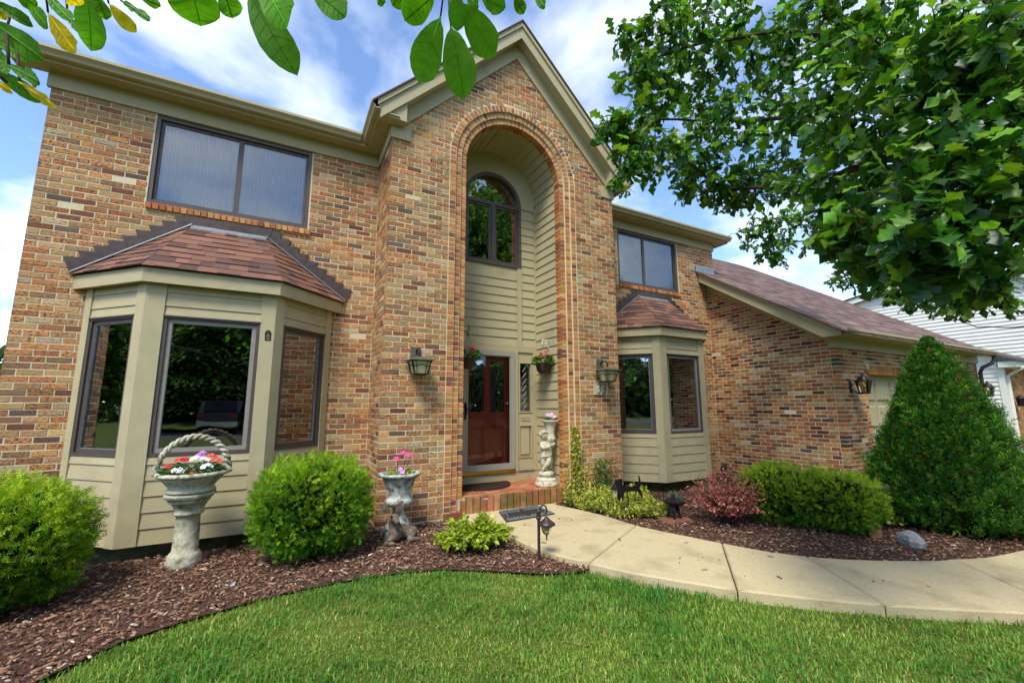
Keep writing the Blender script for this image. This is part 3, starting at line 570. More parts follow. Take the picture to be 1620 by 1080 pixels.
mr.add([(.0, 0, 5.1), (0, 9.6, 5.1), (0, 5, 7.7)], [(0, 1, 2)]).add([(XR, 0, 5.1), (XR, 9.6, 5.1), (XR, 5, 7.7)], [(0, 1, 2)])
obj('main_roof', mr, 'shingle', house)
# garage eave, rake and roof
RS = .66; rz = lambda y: 4.045+RS*(y+.11)
gt = MB(); gt.prism([(XG-.3, -2.61, 2.525), (XG-.3, -2.34, 2.525), (XG-.3, -.02, rz(-.02)), (XG-.3, -.02, rz(-.02)+.20), (XG-.3, -2.61, rz(-2.61)+.20)], (.03, 0, 0))
gt.prism([(XG-.33, -2.63, rz(-2.63)+.16), (XG-.33, -.02, rz(-.02)+.16), (XG-.33, -.02, rz(-.02)+.225), (XG-.33, -2.63, rz(-2.63)+.225)], (.03, 0, 0))
gt.prism([(XG-.27, -2.34, rz(-2.34)+.01), (XG-.27, -.02, rz(-.02)+.01), (XG-.27, -.02, rz(-.02)+.03), (XG-.27, -2.34, rz(-2.34)+.03)], (.30, 0, 0))
gt.prism([(XG-.27, -2.598, 2.53), (XG-.27, -2.34, 2.53), (XG-.27, -2.34, 2.55), (XG-.27, -2.598, 2.55)], (.27, 0, 0))
obj('rake_board', gt, 'paint', house)
gfz = MB().prism([(XG-.024, -2.30, 2.47), (XG-.024, -.0, 3.94), (XG-.024, 0, 4.16), (XG-.024, -2.30, 2.69)], (.04, 0, 0))
gfz.box(XG-.026, 17.08, YG-.026, YG+.02, 2.365, 2.545).box(XG-.025, XG+.02, YG+.021, YG+.10, 2.366, 2.54)
gfz.box(XG, 17.2, -2.60, YG+.02, 2.546, 2.562).box(XG-.27, 17.2, -2.615, -2.59, 2.524, 2.64)
obj('garage_frieze', gfz, 'paint', house)
gutter((XG-.31, -2.616, 2.535), (17.2, -2.616, 2.535), -Y_)
gr_ = MB(); RT = lambda y: rz(y)+.226
for (xa, xb, yb) in ((XG-.36, XR+.01, -.01), (XR+.01, 17.25, 3.4)):
    rows = np.arange(-2.72, yb, .125)
    for r_ in rows:
        y1 = min(r_+.14, yb); x = xa
        while x < xb-1e-6:
            w = min(rng.uniform(.10, .32), xb-x); w = xb-x if xb-x-w < .06 else w; t = .008 if rng.uniform() < .5 else .013
            c = np.array(srgb(*random.choice([(132, 108, 98), (116, 94, 88), (146, 120, 108), (104, 86, 82), (124, 104, 100)]))); c[:3] *= math.exp(rng.normal(0, .1))
            gr_.hexa([(x, r_, RT(r_)), (x+w, r_, RT(r_)), (x+w, y1, RT(y1)), (x, y1, RT(y1)), (x, r_, RT(r_)+t), (x+w, r_, RT(r_)+t), (x+w, y1, RT(y1)+.002), (x, y1, RT(y1)+.002)], tuple(c)); x += w
groof = obj('garage_roof', MB().prism([(XG-.36, -2.72, RT(-2.72)-.02), (XG-.36, -.02, RT(-.02)-.02), (XG-.36, -.02, RT(-.02)-.002), (XG-.36, -2.72, RT(-2.72)-.002)], (6.9, 0, 0), SC).prism([(XR+.02, -.02, RT(-.02)-.02), (XR+.02, 3.4, RT(3.4)-.02), (XR+.02, 3.4, RT(3.4)-.002), (XR+.02, -.02, RT(-.02)-.002)], (6.22, 0, 0), SC), 'shingle', house)
kind(obj('shingles', gr_, 'shingle', groof), 'stuff')
obj('roof_flashing', MB().box(XG-.36, XR-.005, -.02, -.012, RT(0)-.02, RT(0)+.13), 'lead', house)
dsx = 17.12; ds = MB().tube([(dsx, -2.66, 2.54), (dsx, -2.66, 2.44), (dsx-.02, -2.62, 2.36), (dsx-.1, -2.47, 2.26), (dsx-.12, -2.43, 2.15), (dsx-.12, -2.43, .1)], .04, 8); obj('downspout', ds, 'flashing', house)
# garage door: rows of raised panels
gd = obj('garage_door', MB().box(GD0, GD1, YG+.15, YG+.2, 0, 2.08), 'paint', house)
for j in range(4):
    for i in range(8):
        x0 = GD0+.06+i*(GD1-GD0-.06)/8; x1 = x0+(GD1-GD0-.06)/8-.06; z0 = .04+j*.475; z1 = z0+.40; yy = YG+.15
        m_ = MB(); e = .035; P = [(x0, z0), (x1, z0), (x1, z1), (x0, z1)]; Q = [(x0+e, z0+e), (x1-e, z0+e), (x1-e, z1-e), (x0+e, z1-e)]
        m_.add([(x, yy-.003, z) for x, z in P]+[(x, yy-.022, z) for x, z in Q], [(4, 5, 6, 7)]+[(k, (k+1) % 4, 4+(k+1) % 4, 4+k) for k in range(4)]); obj('panel', m_, 'paint', gd)
obj('door_jamb', MB().box(GD0-.0, GD0+.05, YG+.03, YG+.149, 0, 2.06).box(GD1-.05, GD1, YG+.03, YG+.149, 0, 2.06).box(GD0+.05, GD1-.05, YG+.03, YG+.149, 1.95, 2.06), 'paint', gd)

# ------------------------------------------------------------------ windows
def ring(m, q, u0, u1, z0, z1, w, d0, d1, wt=None):     # frame of four bars; q(u, depth, z) -> point, depth positive outwards
    wt = wt or w
    for a, b, c, d in ((u0, u0+w, z0, z1), (u1-w, u1, z0, z1), (u0+w, u1-w, z0, z0+wt), (u0+w, u1-w, z1-wt, z1)):
        m.hexa([q(a, d1, c), q(b, d1, c), q(b, d0, c), q(a, d0, c), q(a, d1, d), q(b, d1, d), q(b, d0, d), q(a, d0, d)])
def slider(x0, x1, z0, z1, xm, name='window'):
    q = lambda u, d, z: np.array([u, -d, z]); m = MB(); ring(m, q, x0, x1, z0, z1, .045, -.10, -.012); w = obj(name, m, 'bronze', house)
    m = MB(); ring(m, q, x0+.047, x1-.047, z0+.047, z1-.047, .03, -.09, -.045); m.box(xm-.028, xm+.028, .045, .085, z0+.078, z1-.078); obj('sash', m, 'bronze', w)
    obj('trim_line', MB().box(x0-.004, x1+.004, .002, .011, z0-.012, z0+.004), 'grey_frame', w)
    for a, b in ((x0+.077, xm-.028), (xm+.028, x1-.077)): obj('pane', MB().quad((a, .06, z0+.077), (b, .06, z0+.077), (b, .06, z1-.077), (a, .06, z1-.077)), 'screened_glass', w)
    n = 60; m = MB()
    for k in range(n):
        a, b = x0+.05+(x1-x0-.1)*k/n, x0+.05+(x1-x0-.1)*(k+1)/n; ya, yb = .115+.012*math.sin(k*1.1)+.006*math.sin(k*2.7), .115+.012*math.sin((k+1)*1.1)+.006*math.sin((k+1)*2.7)
        m.quad((a, ya, z0), (b, yb, z0), (b, yb, z1), (a, ya, z1))
    obj('curtain', m, 'moire_curtain', w, True); return w
slider(.925, 2.637, 3.768, 4.896, 1.80); slider(8.135, 9.81, 3.768, 4.896, 8.87)

def bay(ox):
    A, B_, C_, D_ = (np.array([ox+a, b, 0.]) for a, b in ((.565, 0), (1.204, -.64), (2.351, -.64), (2.99, 0))); z0, z1 = .09, 2.66
    root = obj('bay_window', MB().prism([tuple(A+Z_*(z0+.004)), tuple(B_+Z_*(z0+.004)), tuple(C_+Z_*(z0+.004)), tuple(D_+Z_*(z0+.004))], (0, 0, .22)).prism([tuple(q+Z_*2.52) for q in (A, B_, C_, D_)], (0, 0, .12)), 'dark', house)
    for fi, (P0, P1, w0, w1) in enumerate(((A, B_, .10, .115), (B_, C_, .155, .13), (C_, D_, .115, .10))):
        u = unit(P1-P0); nrm = np.array([u[1], -u[0], 0]); L = np.linalg.norm(P1-P0); q = lambda s, d, z, P0=P0, u=u, nrm=nrm: P0+u*s+nrm*d+Z_*z
        def bx(a, b, d0, d1, c, d, name, mat='rough_paint'):
            return obj(name, MB().hexa([q(a, d1, c), q(b, d1, c), q(b, d0, c), q(a, d0, c), q(a, d1, d), q(b, d1, d), q(b, d0, d), q(a, d0, d)]), mat, root)
        e = .0265*math.tan(R(22.5)) if True else 0
        bx(-e if fi > 0 else 0, w0, -.03, .0265, z0, z1, 'post'); bx(L-w1, L+(e if fi < 2 else 0), -.03, .0265, z0, z1, 'post')
        wa, wb, wz0, wz1 = w0, L-w1, .915, 2.335
        zs = [z0]; 
        while zs[-1]+.15 < wz0-.03: zs.append(zs[-1]+.15)
        zs.append(wz0)
        zt = [wz1, wz1+.10, wz1+.245, z1]
        for arr in (zs, zt):
            for k in range(len(arr)-1):
                a, b = w0+.001, L-w1-.001; c, d = arr[k], arr[k+1]-.0015; tb, tt = .017, .006
                obj('siding_board', MB().hexa([q(a, tb, c), q(b, tb, c), q(b, -.03, c), q(a, -.03, c), q(a, tt, d), q(b, tt, d), q(b, -.03, d), q(a, -.03, d)]), 'rough_paint', root)
        m = MB(); ring(m, q, wa+.002, wb-.002, wz0, wz1, .032, -.05, .014); m.hexa([q(wa-.004, .03, wz1-.012), q(wb+.004, .03, wz1-.012), q(wb+.004, 0.0142, wz1-.012), q(wa-.004, .0142, wz1-.012), q(wa-.004, .03, wz1+.002), q(wb+.004, .03, wz1+.002), q(wb+.004, .0142, wz1+.002), q(wa-.004, .0142, wz1+.002)])
        obj('window_frame', m, 'bronze', root)
        m = MB(); ring(m, q, wa+.036, wb-.036, wz0+.034, wz1-.034, .036, -.045, -.006); obj('sash', m, 'grey_frame' if fi == 1 else 'bronze', root)
        m = MB(); ring(m, q, wa+.072, wb-.072, wz0+.070, wz1-.070, .006, -.030, -.010); obj('glazing_bead', m, 'lead', root)
        obj('pane', MB().quad(q(wa+.07, -.025, wz0+.068), q(wb-.07, -.025, wz0+.068), q(wb-.07, -.025, wz1-.068), q(wa+.07, -.025, wz1-.068)), 'glass', root)
    def off(d):      # plan polygon pushed outwards by d, ends on the wall
        t = math.tan(R(22.5)); k = d*math.sqrt(2)
        return [A+np.array([-k, 0, 0]), B_+np.array([-d*t, -d, 0]), C_+np.array([d*t, -d, 0]), D_+np.array([k, 0, 0])]
    o1, o0 = off(.10), off(.075); fa = MB()
    for i in range(3): fa.hexa([o1[i]+Z_*2.652, o1[i+1]+Z_*2.652, o0[i+1]+Z_*2.652, o0[i]+Z_*2.652, o1[i]+Z_*2.805, o1[i+1]+Z_*2.805, o0[i+1]+Z_*2.805, o0[i]+Z_*2.805])
    obj('fascia', fa, 'rough_paint', root)
    inn = off(-.02); sf = MB()
    for i in range(3): sf.hexa([o0[i]+Z_*2.664, o0[i+1]+Z_*2.664, inn[i+1]+Z_*2.664, inn[i]+Z_*2.664, o0[i]+Z_*2.68, o0[i+1]+Z_*2.68, inn[i+1]+Z_*2.68, inn[i]+Z_*2.68])
    obj('soffit', sf, 'paint', root)
    e = off(.125); E_ = np.array([ox+1.395, -.02, 3.55]); F_ = np.array([ox+2.155, -.02, 3.55]); ez = 2.812; e = [q+Z_*ez for q in e]
    cen = np.array([ox+1.77, .6, 2.9])
    for tri in ((e[0], e[1], E_, E_), (e[1], e[2], F_, E_), (e[2], e[3], F_, F_)):
        P0, P1, P2, P3 = tri; u = unit(P1-P0); nf = np.cross(u, (P2+P3)/2-P0); nf = unit(nf); nf = nf if nf@((P0+P1)/2-cen) > 0 else -nf
        sdir = np.cross(nf, u); sdir = sdir if sdir[2] > 0 else -sdir; S = (P3-P0)@sdir; uL = lambda s: ((P3-P0)@u)*s/S; uR = lambda s: (P1-P0)@u+((P2-P1)@u)*s/S
        obj('roof_deck', MB().add([P0-nf*.02, P1-nf*.02, P2-nf*.02, P3-nf*.02], [(0, 1, 2, 3)] if np.linalg.norm(P3-P2) > .01 else [(0, 1, 2)]), 'dark', root)
        s = 0.; row = 0; ex = S/9
        while s < S-.01:
            s1 = min(s+ex, S); x = uL(s); 
            while x < uR(s)-1e-4:
                w = rng.uniform(.10, .24); x1 = x+w; 
                if uR(s)-x1 < .09: x1 = uR(s)
                t = rng.choice([.009, .016]); pt = lambda a, b, h: P0+u*a+sdir*b+nf*h
                aL, aR = max(x, uL(s1)) if x < uL(s1) else x, min(x1, uR(s1)) if x1 > uR(s1) else x1
                aL = uL(s1) if abs(x-uL(s)) < 1e-6 else max(x, uL(s1)); aR = uR(s1) if abs(x1-uR(s)) < 1e-6 else min(x1, uR(s1)); aR = max(aR, aL+.001)
                c = np.array(srgb(*random.choice([(138, 100, 82), (126, 92, 78), (112, 84, 74), (146, 106, 86), (104, 80, 72), (132, 96, 82)]))); c[:3] *= math.exp(rng.normal(0, .1))
                obj('shingle', MB().hexa([pt(x, s-.01, 0), pt(x1, s-.01, 0), pt(aR, s1, 0), pt(aL, s1, 0), pt(x, s-.01, t), pt(x1, s-.01, t), pt(aR, s1, .003), pt(aL, s1, .003)], tuple(c)), 'shingle', root); x = x1
            s = s1; row += 1
    # stepped counter flashing on the brick and the head flashing
    for P, Q, sg in ((e[0], E_, -1), (e[3], F_, 1)):
        n = 9
        for k in range(n):
            xa, xb = P[0]+(Q[0]-P[0])*k/n, P[0]+(Q[0]-P[0])*(k+1)/n; za, zb = P[2]+(Q[2]-P[2])*k/n, P[2]+(Q[2]-P[2])*(k+1)/n
            if ox > 3 and xa < XT1+.05 and xb < XT1+.05: continue
            poly = [(xa, za), (xb, zb), (xb-sg*-.015, za+.20), (xa+sg*.075, za+.185)]; poly = [(max(x, XT1+.01) if ox > 3 else x, -.016-.002*(k % 2), z) for x, z in poly]; obj('step_flashing', MB().prism(poly, (0, .012, 0)), 'flashing', root)
    x0, x1 = E_[0]-.03, F_[0]+.05; obj('head_flashing', MB().prism([(x0-.02, -.022, 3.545), (x1-.01, -.022, 3.545), (x1+.03, -.022, 3.683), (x0-.05, -.022, 3.683)], (0, .014, 0)), 'flashing', root)
    obj('apron_flashing', MB().hexa([(E_[0]-.01, -.075, 3.505), (F_[0]+.02, -.075, 3.505), (F_[0]+.02, -.02, 3.55), (E_[0]-.01, -.02, 3.55), (E_[0]-.01, -.075, 3.525), (F_[0]+.02, -.075, 3.525), (F_[0]+.02, -.02, 3.57), (E_[0]-.01, -.02, 3.57)]), 'lead', root)
    for P, Q in ((e[0], E_), (e[3], F_)): 
        P = P if not (ox > 3 and P[0] < XT1+.03) else P+(Q-P)*((XT1+.03-P[0])/(Q[0]-P[0])); obj('edge_flashing', MB().tube([P+np.array([0, -.02, .02]), Q+np.array([0, -.02, .02])], .010, 6), 'lead', root)
    return root
bay_left = bay(0.); bay_right = bay(7.225)
# small cast emblem on the corner post of the left bay
pm = at(424, 530, Y=-.67); mb = MB(); 
for a in range(2): mb.tube([pm+np.array([-.022+.0*a, 0, -.05]), pm+np.array([-.026, 0, .03]), pm+np.array([-.012, 0, .05]), pm+np.array([.012, 0, .05]), pm+np.array([.024, 0, .03]), pm+np.array([.024, 0, -.05])], .006, 6)
mb.tube([pm+np.array([-.03, 0, -.05]), pm+np.array([.03, 0, -.05])], .007, 6); mb.tube([pm+np.array([-.018, 0, -.03]), pm+np.array([0, 0, -.012]), pm+np.array([.018, 0, -.03])], .006, 6); mb.tube([pm+np.array([.014*math.cos(t), 0, .02+.014*math.sin(t)]) for t in np.linspace(0, 6.28, 9)[:-1]], .005, 6, closed=True)
tag(obj('door_hook', mb, 'black_metal'), 'small dark metal ornament fixed to the bay window corner post', 'ornament')

# ------------------------------------------------------------------ entry recess
EX0, EX1 = 4.59, 6.23
def boards(root, q, u0, u1, zs, name='siding_board', mat='paint'):
    for k in range(len(zs)-1):
        c, d = zs[k], zs[k+1]-.0015; tb, tt = .018, .004
        obj(name, MB().hexa([q(u0, tb, c), q(u1, tb, c), q(u1, -.02, c), q(u0, -.02, c), q(u0, tt, d), q(u1, tt, d), q(u1, -.02, d), q(u0, -.02, d)]), mat, root)
ew = obj('entry_wall', MB().box(EX0, 4.80, .02, .08, .245, 4.8).box(EX0, 5.856, .02, .05, 2.345, 3.70).box(5.93, EX1, .02, .08, 2.30, 4.8).box(EX0, 4.9, .02, .05, 3.7, 4.8), 'paint', house)
qb = lambda u, d, z: np.array([u, -d, z])
zs = list(np.arange(2.372, 3.70, .1395)); zs[-1] = 3.718
boards(ew, qb, EX0, 5.853, zs); zs = list(np.arange(2.372, 4.80, .1395)); boards(ew, qb, 5.946, EX1, zs); boards(ew, qb, EX0, 4.885, [z for z in zs if z > 3.7])
obj('trim_board', MB().box(5.857, 5.943, -.03, .04, 2.36, 3.70), 'paint', ew); obj('head_trim', MB().box(4.80, EX1, -.028, .04, 2.278, 2.368), 'paint', ew); obj('corner_trim', MB().box(6.20, EX1-.002, -.032, -.002, .25, 4.85), 'paint', ew)
qr = lambda u, d, z: np.array([EX1-d, u, z]); ql = lambda u, d, z: np.array([EX0+d, -u, z])
zs = list(np.arange(.25, 4.80, .1395))+[4.90]
boards(ew, qr, -.668, -.033, zs); boards(ew, ql, .033, .668, zs)
nb = 19; rv = EX1-AX
for k in range(nb):
    a0, a1 = math.pi*k/nb, math.pi*(k+1)/nb-.002; lo, hi = (a0, a1) if k < nb/2 else (a1, a0); P = lambda r, a, y: (AX+r*math.cos(a), y, AZ+r*math.sin(a))
    obj('vault_board', MB().hexa([P(rv-.018, lo, -.668), P(rv-.018, lo, -.002), P(rv+.02, lo, -.002), P(rv+.02, lo, -.668), P(rv-.004, hi, -.668), P(rv-.004, hi, -.002), P(rv+.02, hi, -.002), P(rv+.02, hi, -.668)]), 'paint', ew)
# arched panel round the window head
ap = MB(); WX, WZ, WR = 5.41, 4.80, .52; n = 40
for k in range(n):
    a0, a1 = math.pi*k/n, math.pi*(k+1)/n; P = lambda r, a, y: (WX+r*math.cos(a), y, WZ+r*math.sin(a)); ap.hexa([P(WR, a0, -.004), P(WR, a1, -.004), P(WR, a1, .06), P(WR, a0, .06), P(.95, a0, -.004), P(.95, a1, -.004), P(.95, a1, .06), P(.95, a0, .06)])
obj('arch_panel', ap, 'paint', ew)
aw = MB()
for k in range(n):
    a0, a1 = math.pi*k/n, math.pi*(k+1)/n; P = lambda r, a, y: (WX+r*math.cos(a), y, WZ+r*math.sin(a)); aw.hexa([P(WR-.055, a0, -.03), P(WR-.055, a1, -.03), P(WR-.055, a1, .07), P(WR-.055, a0, .07), P(WR+.006, a0, -.03), P(WR+.006, a1, -.03), P(WR+.006, a1, .07), P(WR+.006, a0, .07)])
aw.box(WX-WR-.006, WX-WR+.05, -.03, .07, 3.705, WZ).box(WX+WR-.05, WX+WR+.006, -.03, .07, 3.705, WZ).box(WX-WR+.05, WX+WR-.05, -.031, .07, 3.705, 3.755).box(WX-WR+.05, WX+WR-.05, -.024, .07, 4.745, 4.80).box(WX-.032, WX+.032, -.022, .07, 3.755, 4.745)
awo = obj('arched_window', aw, 'bronze', house)
for a, b in ((WX-WR+.05, WX-.032), (WX+.032, WX+WR-.05)):
    m = MB(); ring(m, qb, a, b, 3.755, 4.745, .035, -.06, -.0); obj('sash', m, 'bronze', awo); obj('pane', MB().quad((a+.03, .02, 3.785), (b-.03, .02, 3.785), (b-.03, .02, 4.715), (a+.03, .02, 4.715)), 'glass', awo)
obj('arch_pane', MB().add([(WX+(WR-.05)*math.cos(math.pi*k/n), .022, WZ+(WR-.05)*math.sin(math.pi*k/n)) for k in range(n+1)], [tuple(range(n+1))]), 'glass', awo)
# door, storm door, sidelight
fd = obj('front_door', MB().box(4.95, 5.05, .07, .11, .40, 2.24).box(5.655, 5.76, .07, .11, .40, 2.24).box(5.05, 5.655, .07, .11, 2.12, 2.24).box(5.05, 5.655, .07, .11, .40, .56).box(5.05, 5.655, .07, .11, 1.10, 1.30).box(5.30, 5.40, .07, .11, 1.30, 2.12).box(5.30, 5.40, .07, .11, .56, 1.10), 'mahogany', house)
for a, b in ((5.05, 5.30), (5.40, 5.655)):
    m = MB(); P = [(a, .56), (b, .56), (b, 1.10), (a, 1.10)]; e = .05; Q = [(a+e, .56+e), (b-e, .56+e), (b-e, 1.10-e), (a+e, 1.10-e)]
    m.add([(x, .10, z) for x, z in P]+[(x, .078, z) for x, z in Q], [(4, 5, 6, 7)]+[(k, (k+1) % 4, 4+(k+1) % 4, 4+k) for k in range(4)]); obj('door_panel', m, 'mahogany', fd)
    obj('moulding', MB().box(a-.01, b+.01, .055, .071, 1.285, 1.31).box(a-.01, b+.01, .055, .071, .545, .57), 'mahogany', fd)
    cx_ = (a+b)/2; m = MB()
    for k in range(-3, 4): m.tube([(cx_+k*.03-.02, .066, 1.16), (cx_+k*.03, .062, 1.215), (cx_+k*.03+.02, .066, 1.25)], .010, 6); m.tube([(cx_+k*.03+.015*math.cos(t), .066, 1.20+.02*math.sin(t)) for t in np.linspace(0, 6.28, 9)[:-1]], .006, 5, closed=True)
    obj('carving', m, 'mahogany', fd)
    obj('leaded_glass', MB().quad((a, .09, 1.30), (b, .09, 1.30), (b, .09, 2.12), (a, .09, 2.12)), 'glass', fd)
    m = MB()
    for s in (-1, 1):
        for z in (1.42, 1.78): m.tube([(cx_+s*.045*math.sin(t), .084, z+.18*t/math.pi-.09) for t in np.linspace(0, math.pi*2, 14)], .0025, 5)
        m.tube([(cx_+s*.07*math.sin(t*.5), .084, 1.62+.16*math.cos(t*.5)) for t in np.linspace(0, math.pi*2, 14)], .0025, 5); m.tube([(cx_+s*(.10-.0*t), .084, 1.33+.7*t) for t in (0, .5, 1)], .003, 5)
    obj('leading', m, 'lead', fd)
sd = MB(); ring(sd, qb, 4.90, 5.80, .43, 2.275, .075, .0, .045); sd_o = obj('storm_door', sd, 'storm_frame', house)
m = MB(); ring(m, qb, 4.977, 5.723, .507, 2.198, .014, .004, .03); obj('glazing_bead', m, 'storm_frame', sd_o)
obj('storm_glass', MB().quad((4.98, -.015, .51), (5.72, -.015, .51), (5.72, -.015, 2.195), (4.98, -.015, 2.195)), 'clear_glass', sd_o)
obj('kick_plate', MB().box(4.90, 5.80, -.05, -.002, .383, .428), 'brass', sd_o)
h = MB().box(4.925, 4.955, -.055, -.045, 1.20, 1.45); h.tube([(4.94, -.05, 1.42), (4.94, -.09, 1.42), (4.94, -.10, 1.36), (4.94, -.09, 1.27)], .011, 8).tube([(4.94, -.075, 1.36), (4.99, -.085, 1.355)], .009, 6); obj('door_handle', h, 'black_metal', sd_o)
obj('hinge_strip', MB().box(5.775, 5.797, -.052, -.046, .46, 2.25), 'storm_frame', sd_o)
obj('door_casing', MB().box(4.80, 4.898, -.03, .08, .245, 2.277).box(5.802, 5.858, -.034, .08, .385, 2.277).box(6.152, 6.199, -.03, .08, .385, 2.277).box(4.80, 6.20, -.022, .08, .246, .382), 'paint', house)
slt = MB(); 
for a, b, c, d in ((5.86, 5.90, .39, 2.277), (6.11, 6.15, .39, 2.277), (5.90, 6.11, .39, .60), (5.90, 6.11, 1.10, 1.31), (5.90, 6.11, 2.10, 2.277)): slt.box(a, b, -.008, .06, c, d)
so = obj('sidelight', slt, 'paint', house); obj('pane', MB().quad((5.90, .02, 1.31), (6.11, .02, 1.31), (6.11, .02, 2.10), (5.90, .02, 2.10)), 'glass', so)
m = MB(); ring(m, qb, 5.885, 6.125, 1.295, 2.115, .018, .008, .02); ring(m, qb, 5.885, 6.125, .585, 1.10, .018, .008, .02); obj('moulding', m, 'paint', so)
m = MB(); m.add([(5.90, .03, .60), (6.11, .03, .60), (6.11, .03, 1.10), (5.90, .03, 1.10), (5.93, .0, .64), (6.08, .0, .64), (6.08, .0, 1.06), (5.93, .0, 1.06)], [(4, 5, 6, 7), (0, 1, 5, 4), (1, 2, 6, 5), (2, 3, 7, 6), (3, 0, 4, 7)]); obj('panel', m, 'paint', so)
m = MB(); 
for z in np.arange(1.38, 2.05, .105): m.tube([(5.97, .012, z-.05), (6.04, .012, z+.05)], .0022, 5); m.tube([(6.005+.02*math.cos(t), .012, z+.03*math.sin(t)) for t in np.linspace(0, 6.28, 9)[:-1]], .0015, 5, closed=True)
obj('leading', m, 'lead', so)
m = MB()
for k in range(-2, 3): m.tube([(6.005+k*.035+.016*math.cos(t), -.012, 1.20+.03*math.sin(t)) for t in np.linspace(0, 6.28, 9)[:-1]], .007, 5, closed=True)
obj('carving', m, 'paint', so)
obj('threshold', MB().box(5.862, 6.15, -.04, -.009, .385, .40), 'lead', so)
# porch: brick paved platform with a soldier course edge
PZ = .245
porch = obj('porch', MB().box(4.63, 6.42, -.84, 0, -.05, PZ-.012).box(4.58, 4.632, YT+.09, -.79, -.05, PZ-.014), 'mortar', house)
TC = [((178, 112, 78), .5), ((160, 98, 72), .25), ((188, 130, 94), .25)]
def tcol(): c = np.array(srgb(*TC[rng.choice(3, p=[.5, .25, .25])][0])); c[:3] *= math.exp(rng.normal(0, .12)); return tuple(c)
x = 4.635; i = 0
while x < 6.62:
    w = .098; a, b = x+.005, x+w-.005; m = MB().add(brick_pts((0, -.875, 0), X_, Z_, -Y_, a, b, .045, PZ+.002, .03, rng.normal(0, .0015))+[], BF, tcol())
    m.box(a, b, -.870, -.79, .05, PZ+.0015, tcol()); obj('step_brick', m, 'step_brick', porch); x += w
obj('step_brick', MB().box(4.58, 4.628, -.885, -.80, .0, .21, tcol()), 'step_brick', porch)
for r in range(8):
    x = 4.50-(r % 2)*.1
    while x < 6.25:
        a, b = max(x+.004, 4.62), min(x+.204-.004, 6.22); y0 = -.785+r*.0985
        if b-a > .04: obj('paver', MB().hexa([(a, y0, PZ-.03), (b, y0, PZ-.03), (b, y0+.09, PZ-.03), (a, y0+.09, PZ-.03), (a+.003, y0+.003, PZ), (b-.003, y0+.003, PZ), (b-.003, y0+.087, PZ), (a+.003, y0+.087, PZ)], tcol()), 'tile', porch)
        x += .204
# ------------------------------------------------------------------ wall lights and house number
def coach_light(px, py, label):
    P = at(px, py, Y=YT-.18); c = np.array([P[0], YT-.18, P[2]-.0]); t = thing('wall_lantern', label, 'wall lamp', (c[0], YT, c[2]), 'lanterns on the entry piers')
    obj('backplate', MB().box(c[0]-.068, c[0]+.058, YT-.018, YT+.004, c[2]-.02, c[2]+.19), 'verdigris', t)
    m = MB(); m.tube([(c[0], YT-.01, c[2]+.12), (c[0], YT-.07, c[2]+.155), (c[0], YT-.15, c[2]+.15), (c[0], YT-.18, c[2]+.11), (c[0], YT-.18, c[2]+.06)], .012, 8); obj('arm', m, 'black_metal', t)
    z = c[2]; m = MB(); a = .15
    m.add([(c[0]-a, c[1]-a, z), (c[0]+a, c[1]-a, z), (c[0]+a, c[1]+a, z), (c[0]-a, c[1]+a, z), (c[0]-a, c[1]-a, z+.010), (c[0]+a, c[1]-a, z+.010), (c[0]+a, c[1]+a, z+.010), (c[0]-a, c[1]+a, z+.010), (c[0]-.03, c[1]-.03, z+.055), (c[0]+.03, c[1]-.03, z+.055), (c[0]+.03, c[1]+.03, z+.055), (c[0]-.03, c[1]+.03, z+.055)],
          [(3, 2, 1, 0), (0, 1, 5, 4), (1, 2, 6, 5), (2, 3, 7, 6), (3, 0, 4, 7), (4, 5, 9, 8), (5, 6, 10, 9), (6, 7, 11, 10), (7, 4, 8, 11), (8, 9, 10, 11)]); obj('roof', m, 'verdigris', t)
    top, bot, zt, zb = .118, .076, z-.004, z-.158
    def co(s, sx, sy, k=1.): r = (top+(bot-top)*s)*k; return np.array([c[0]+sx*r, c[1]+sy*r, zt+(zb-zt)*s])
    g = MB()
    for (ax, ay), (bx_, by) in (((-1, -1), (1, -1)), ((1, -1), (1, 1)), ((1, 1), (-1, 1)), ((-1, 1), (-1, -1))): g.quad(co(0, ax, ay, .96), co(0, bx_, by, .96), co(1, bx_, by, .96), co(1, ax, ay, .96))
    obj('glass_panel', g, 'opal_glass', t)
    m = MB()
    for (ax, ay), (bx_, by) in (((-1, -1), (1, -1)), ((1, -1), (1, 1)), ((1, 1), (-1, 1)), ((-1, 1), (-1, -1))):
        m.tube([co(0, ax, ay), co(1, ax, ay)], .008, 6); L = lambda s, f: co(s, ax, ay)*(1-f)+co(s, bx_, by)*f
        m.tube([L(0, .2), L(1, .2)], .004, 5); m.tube([L(0, .8), L(1, .8)], .004, 5); m.tube([L(.4, 0), L(.4, .25), L(.28, .36), L(.28, .64), L(.4, .75), L(.4, 1)], .004, 5); m.tube([L(0, 0), L(0, 1)], .006, 5)
    m.box(c[0]-.084, c[0]+.084, c[1]-.084, c[1]+.084, zb-.012, zb+.004); obj('cage', m, 'black_metal', t)
coach_light(663.8, 571, 'black square coach lantern on the brick pier with no number plate below')
coach_light(961, 586.5, 'black square coach lantern on the brick pier above the house number')
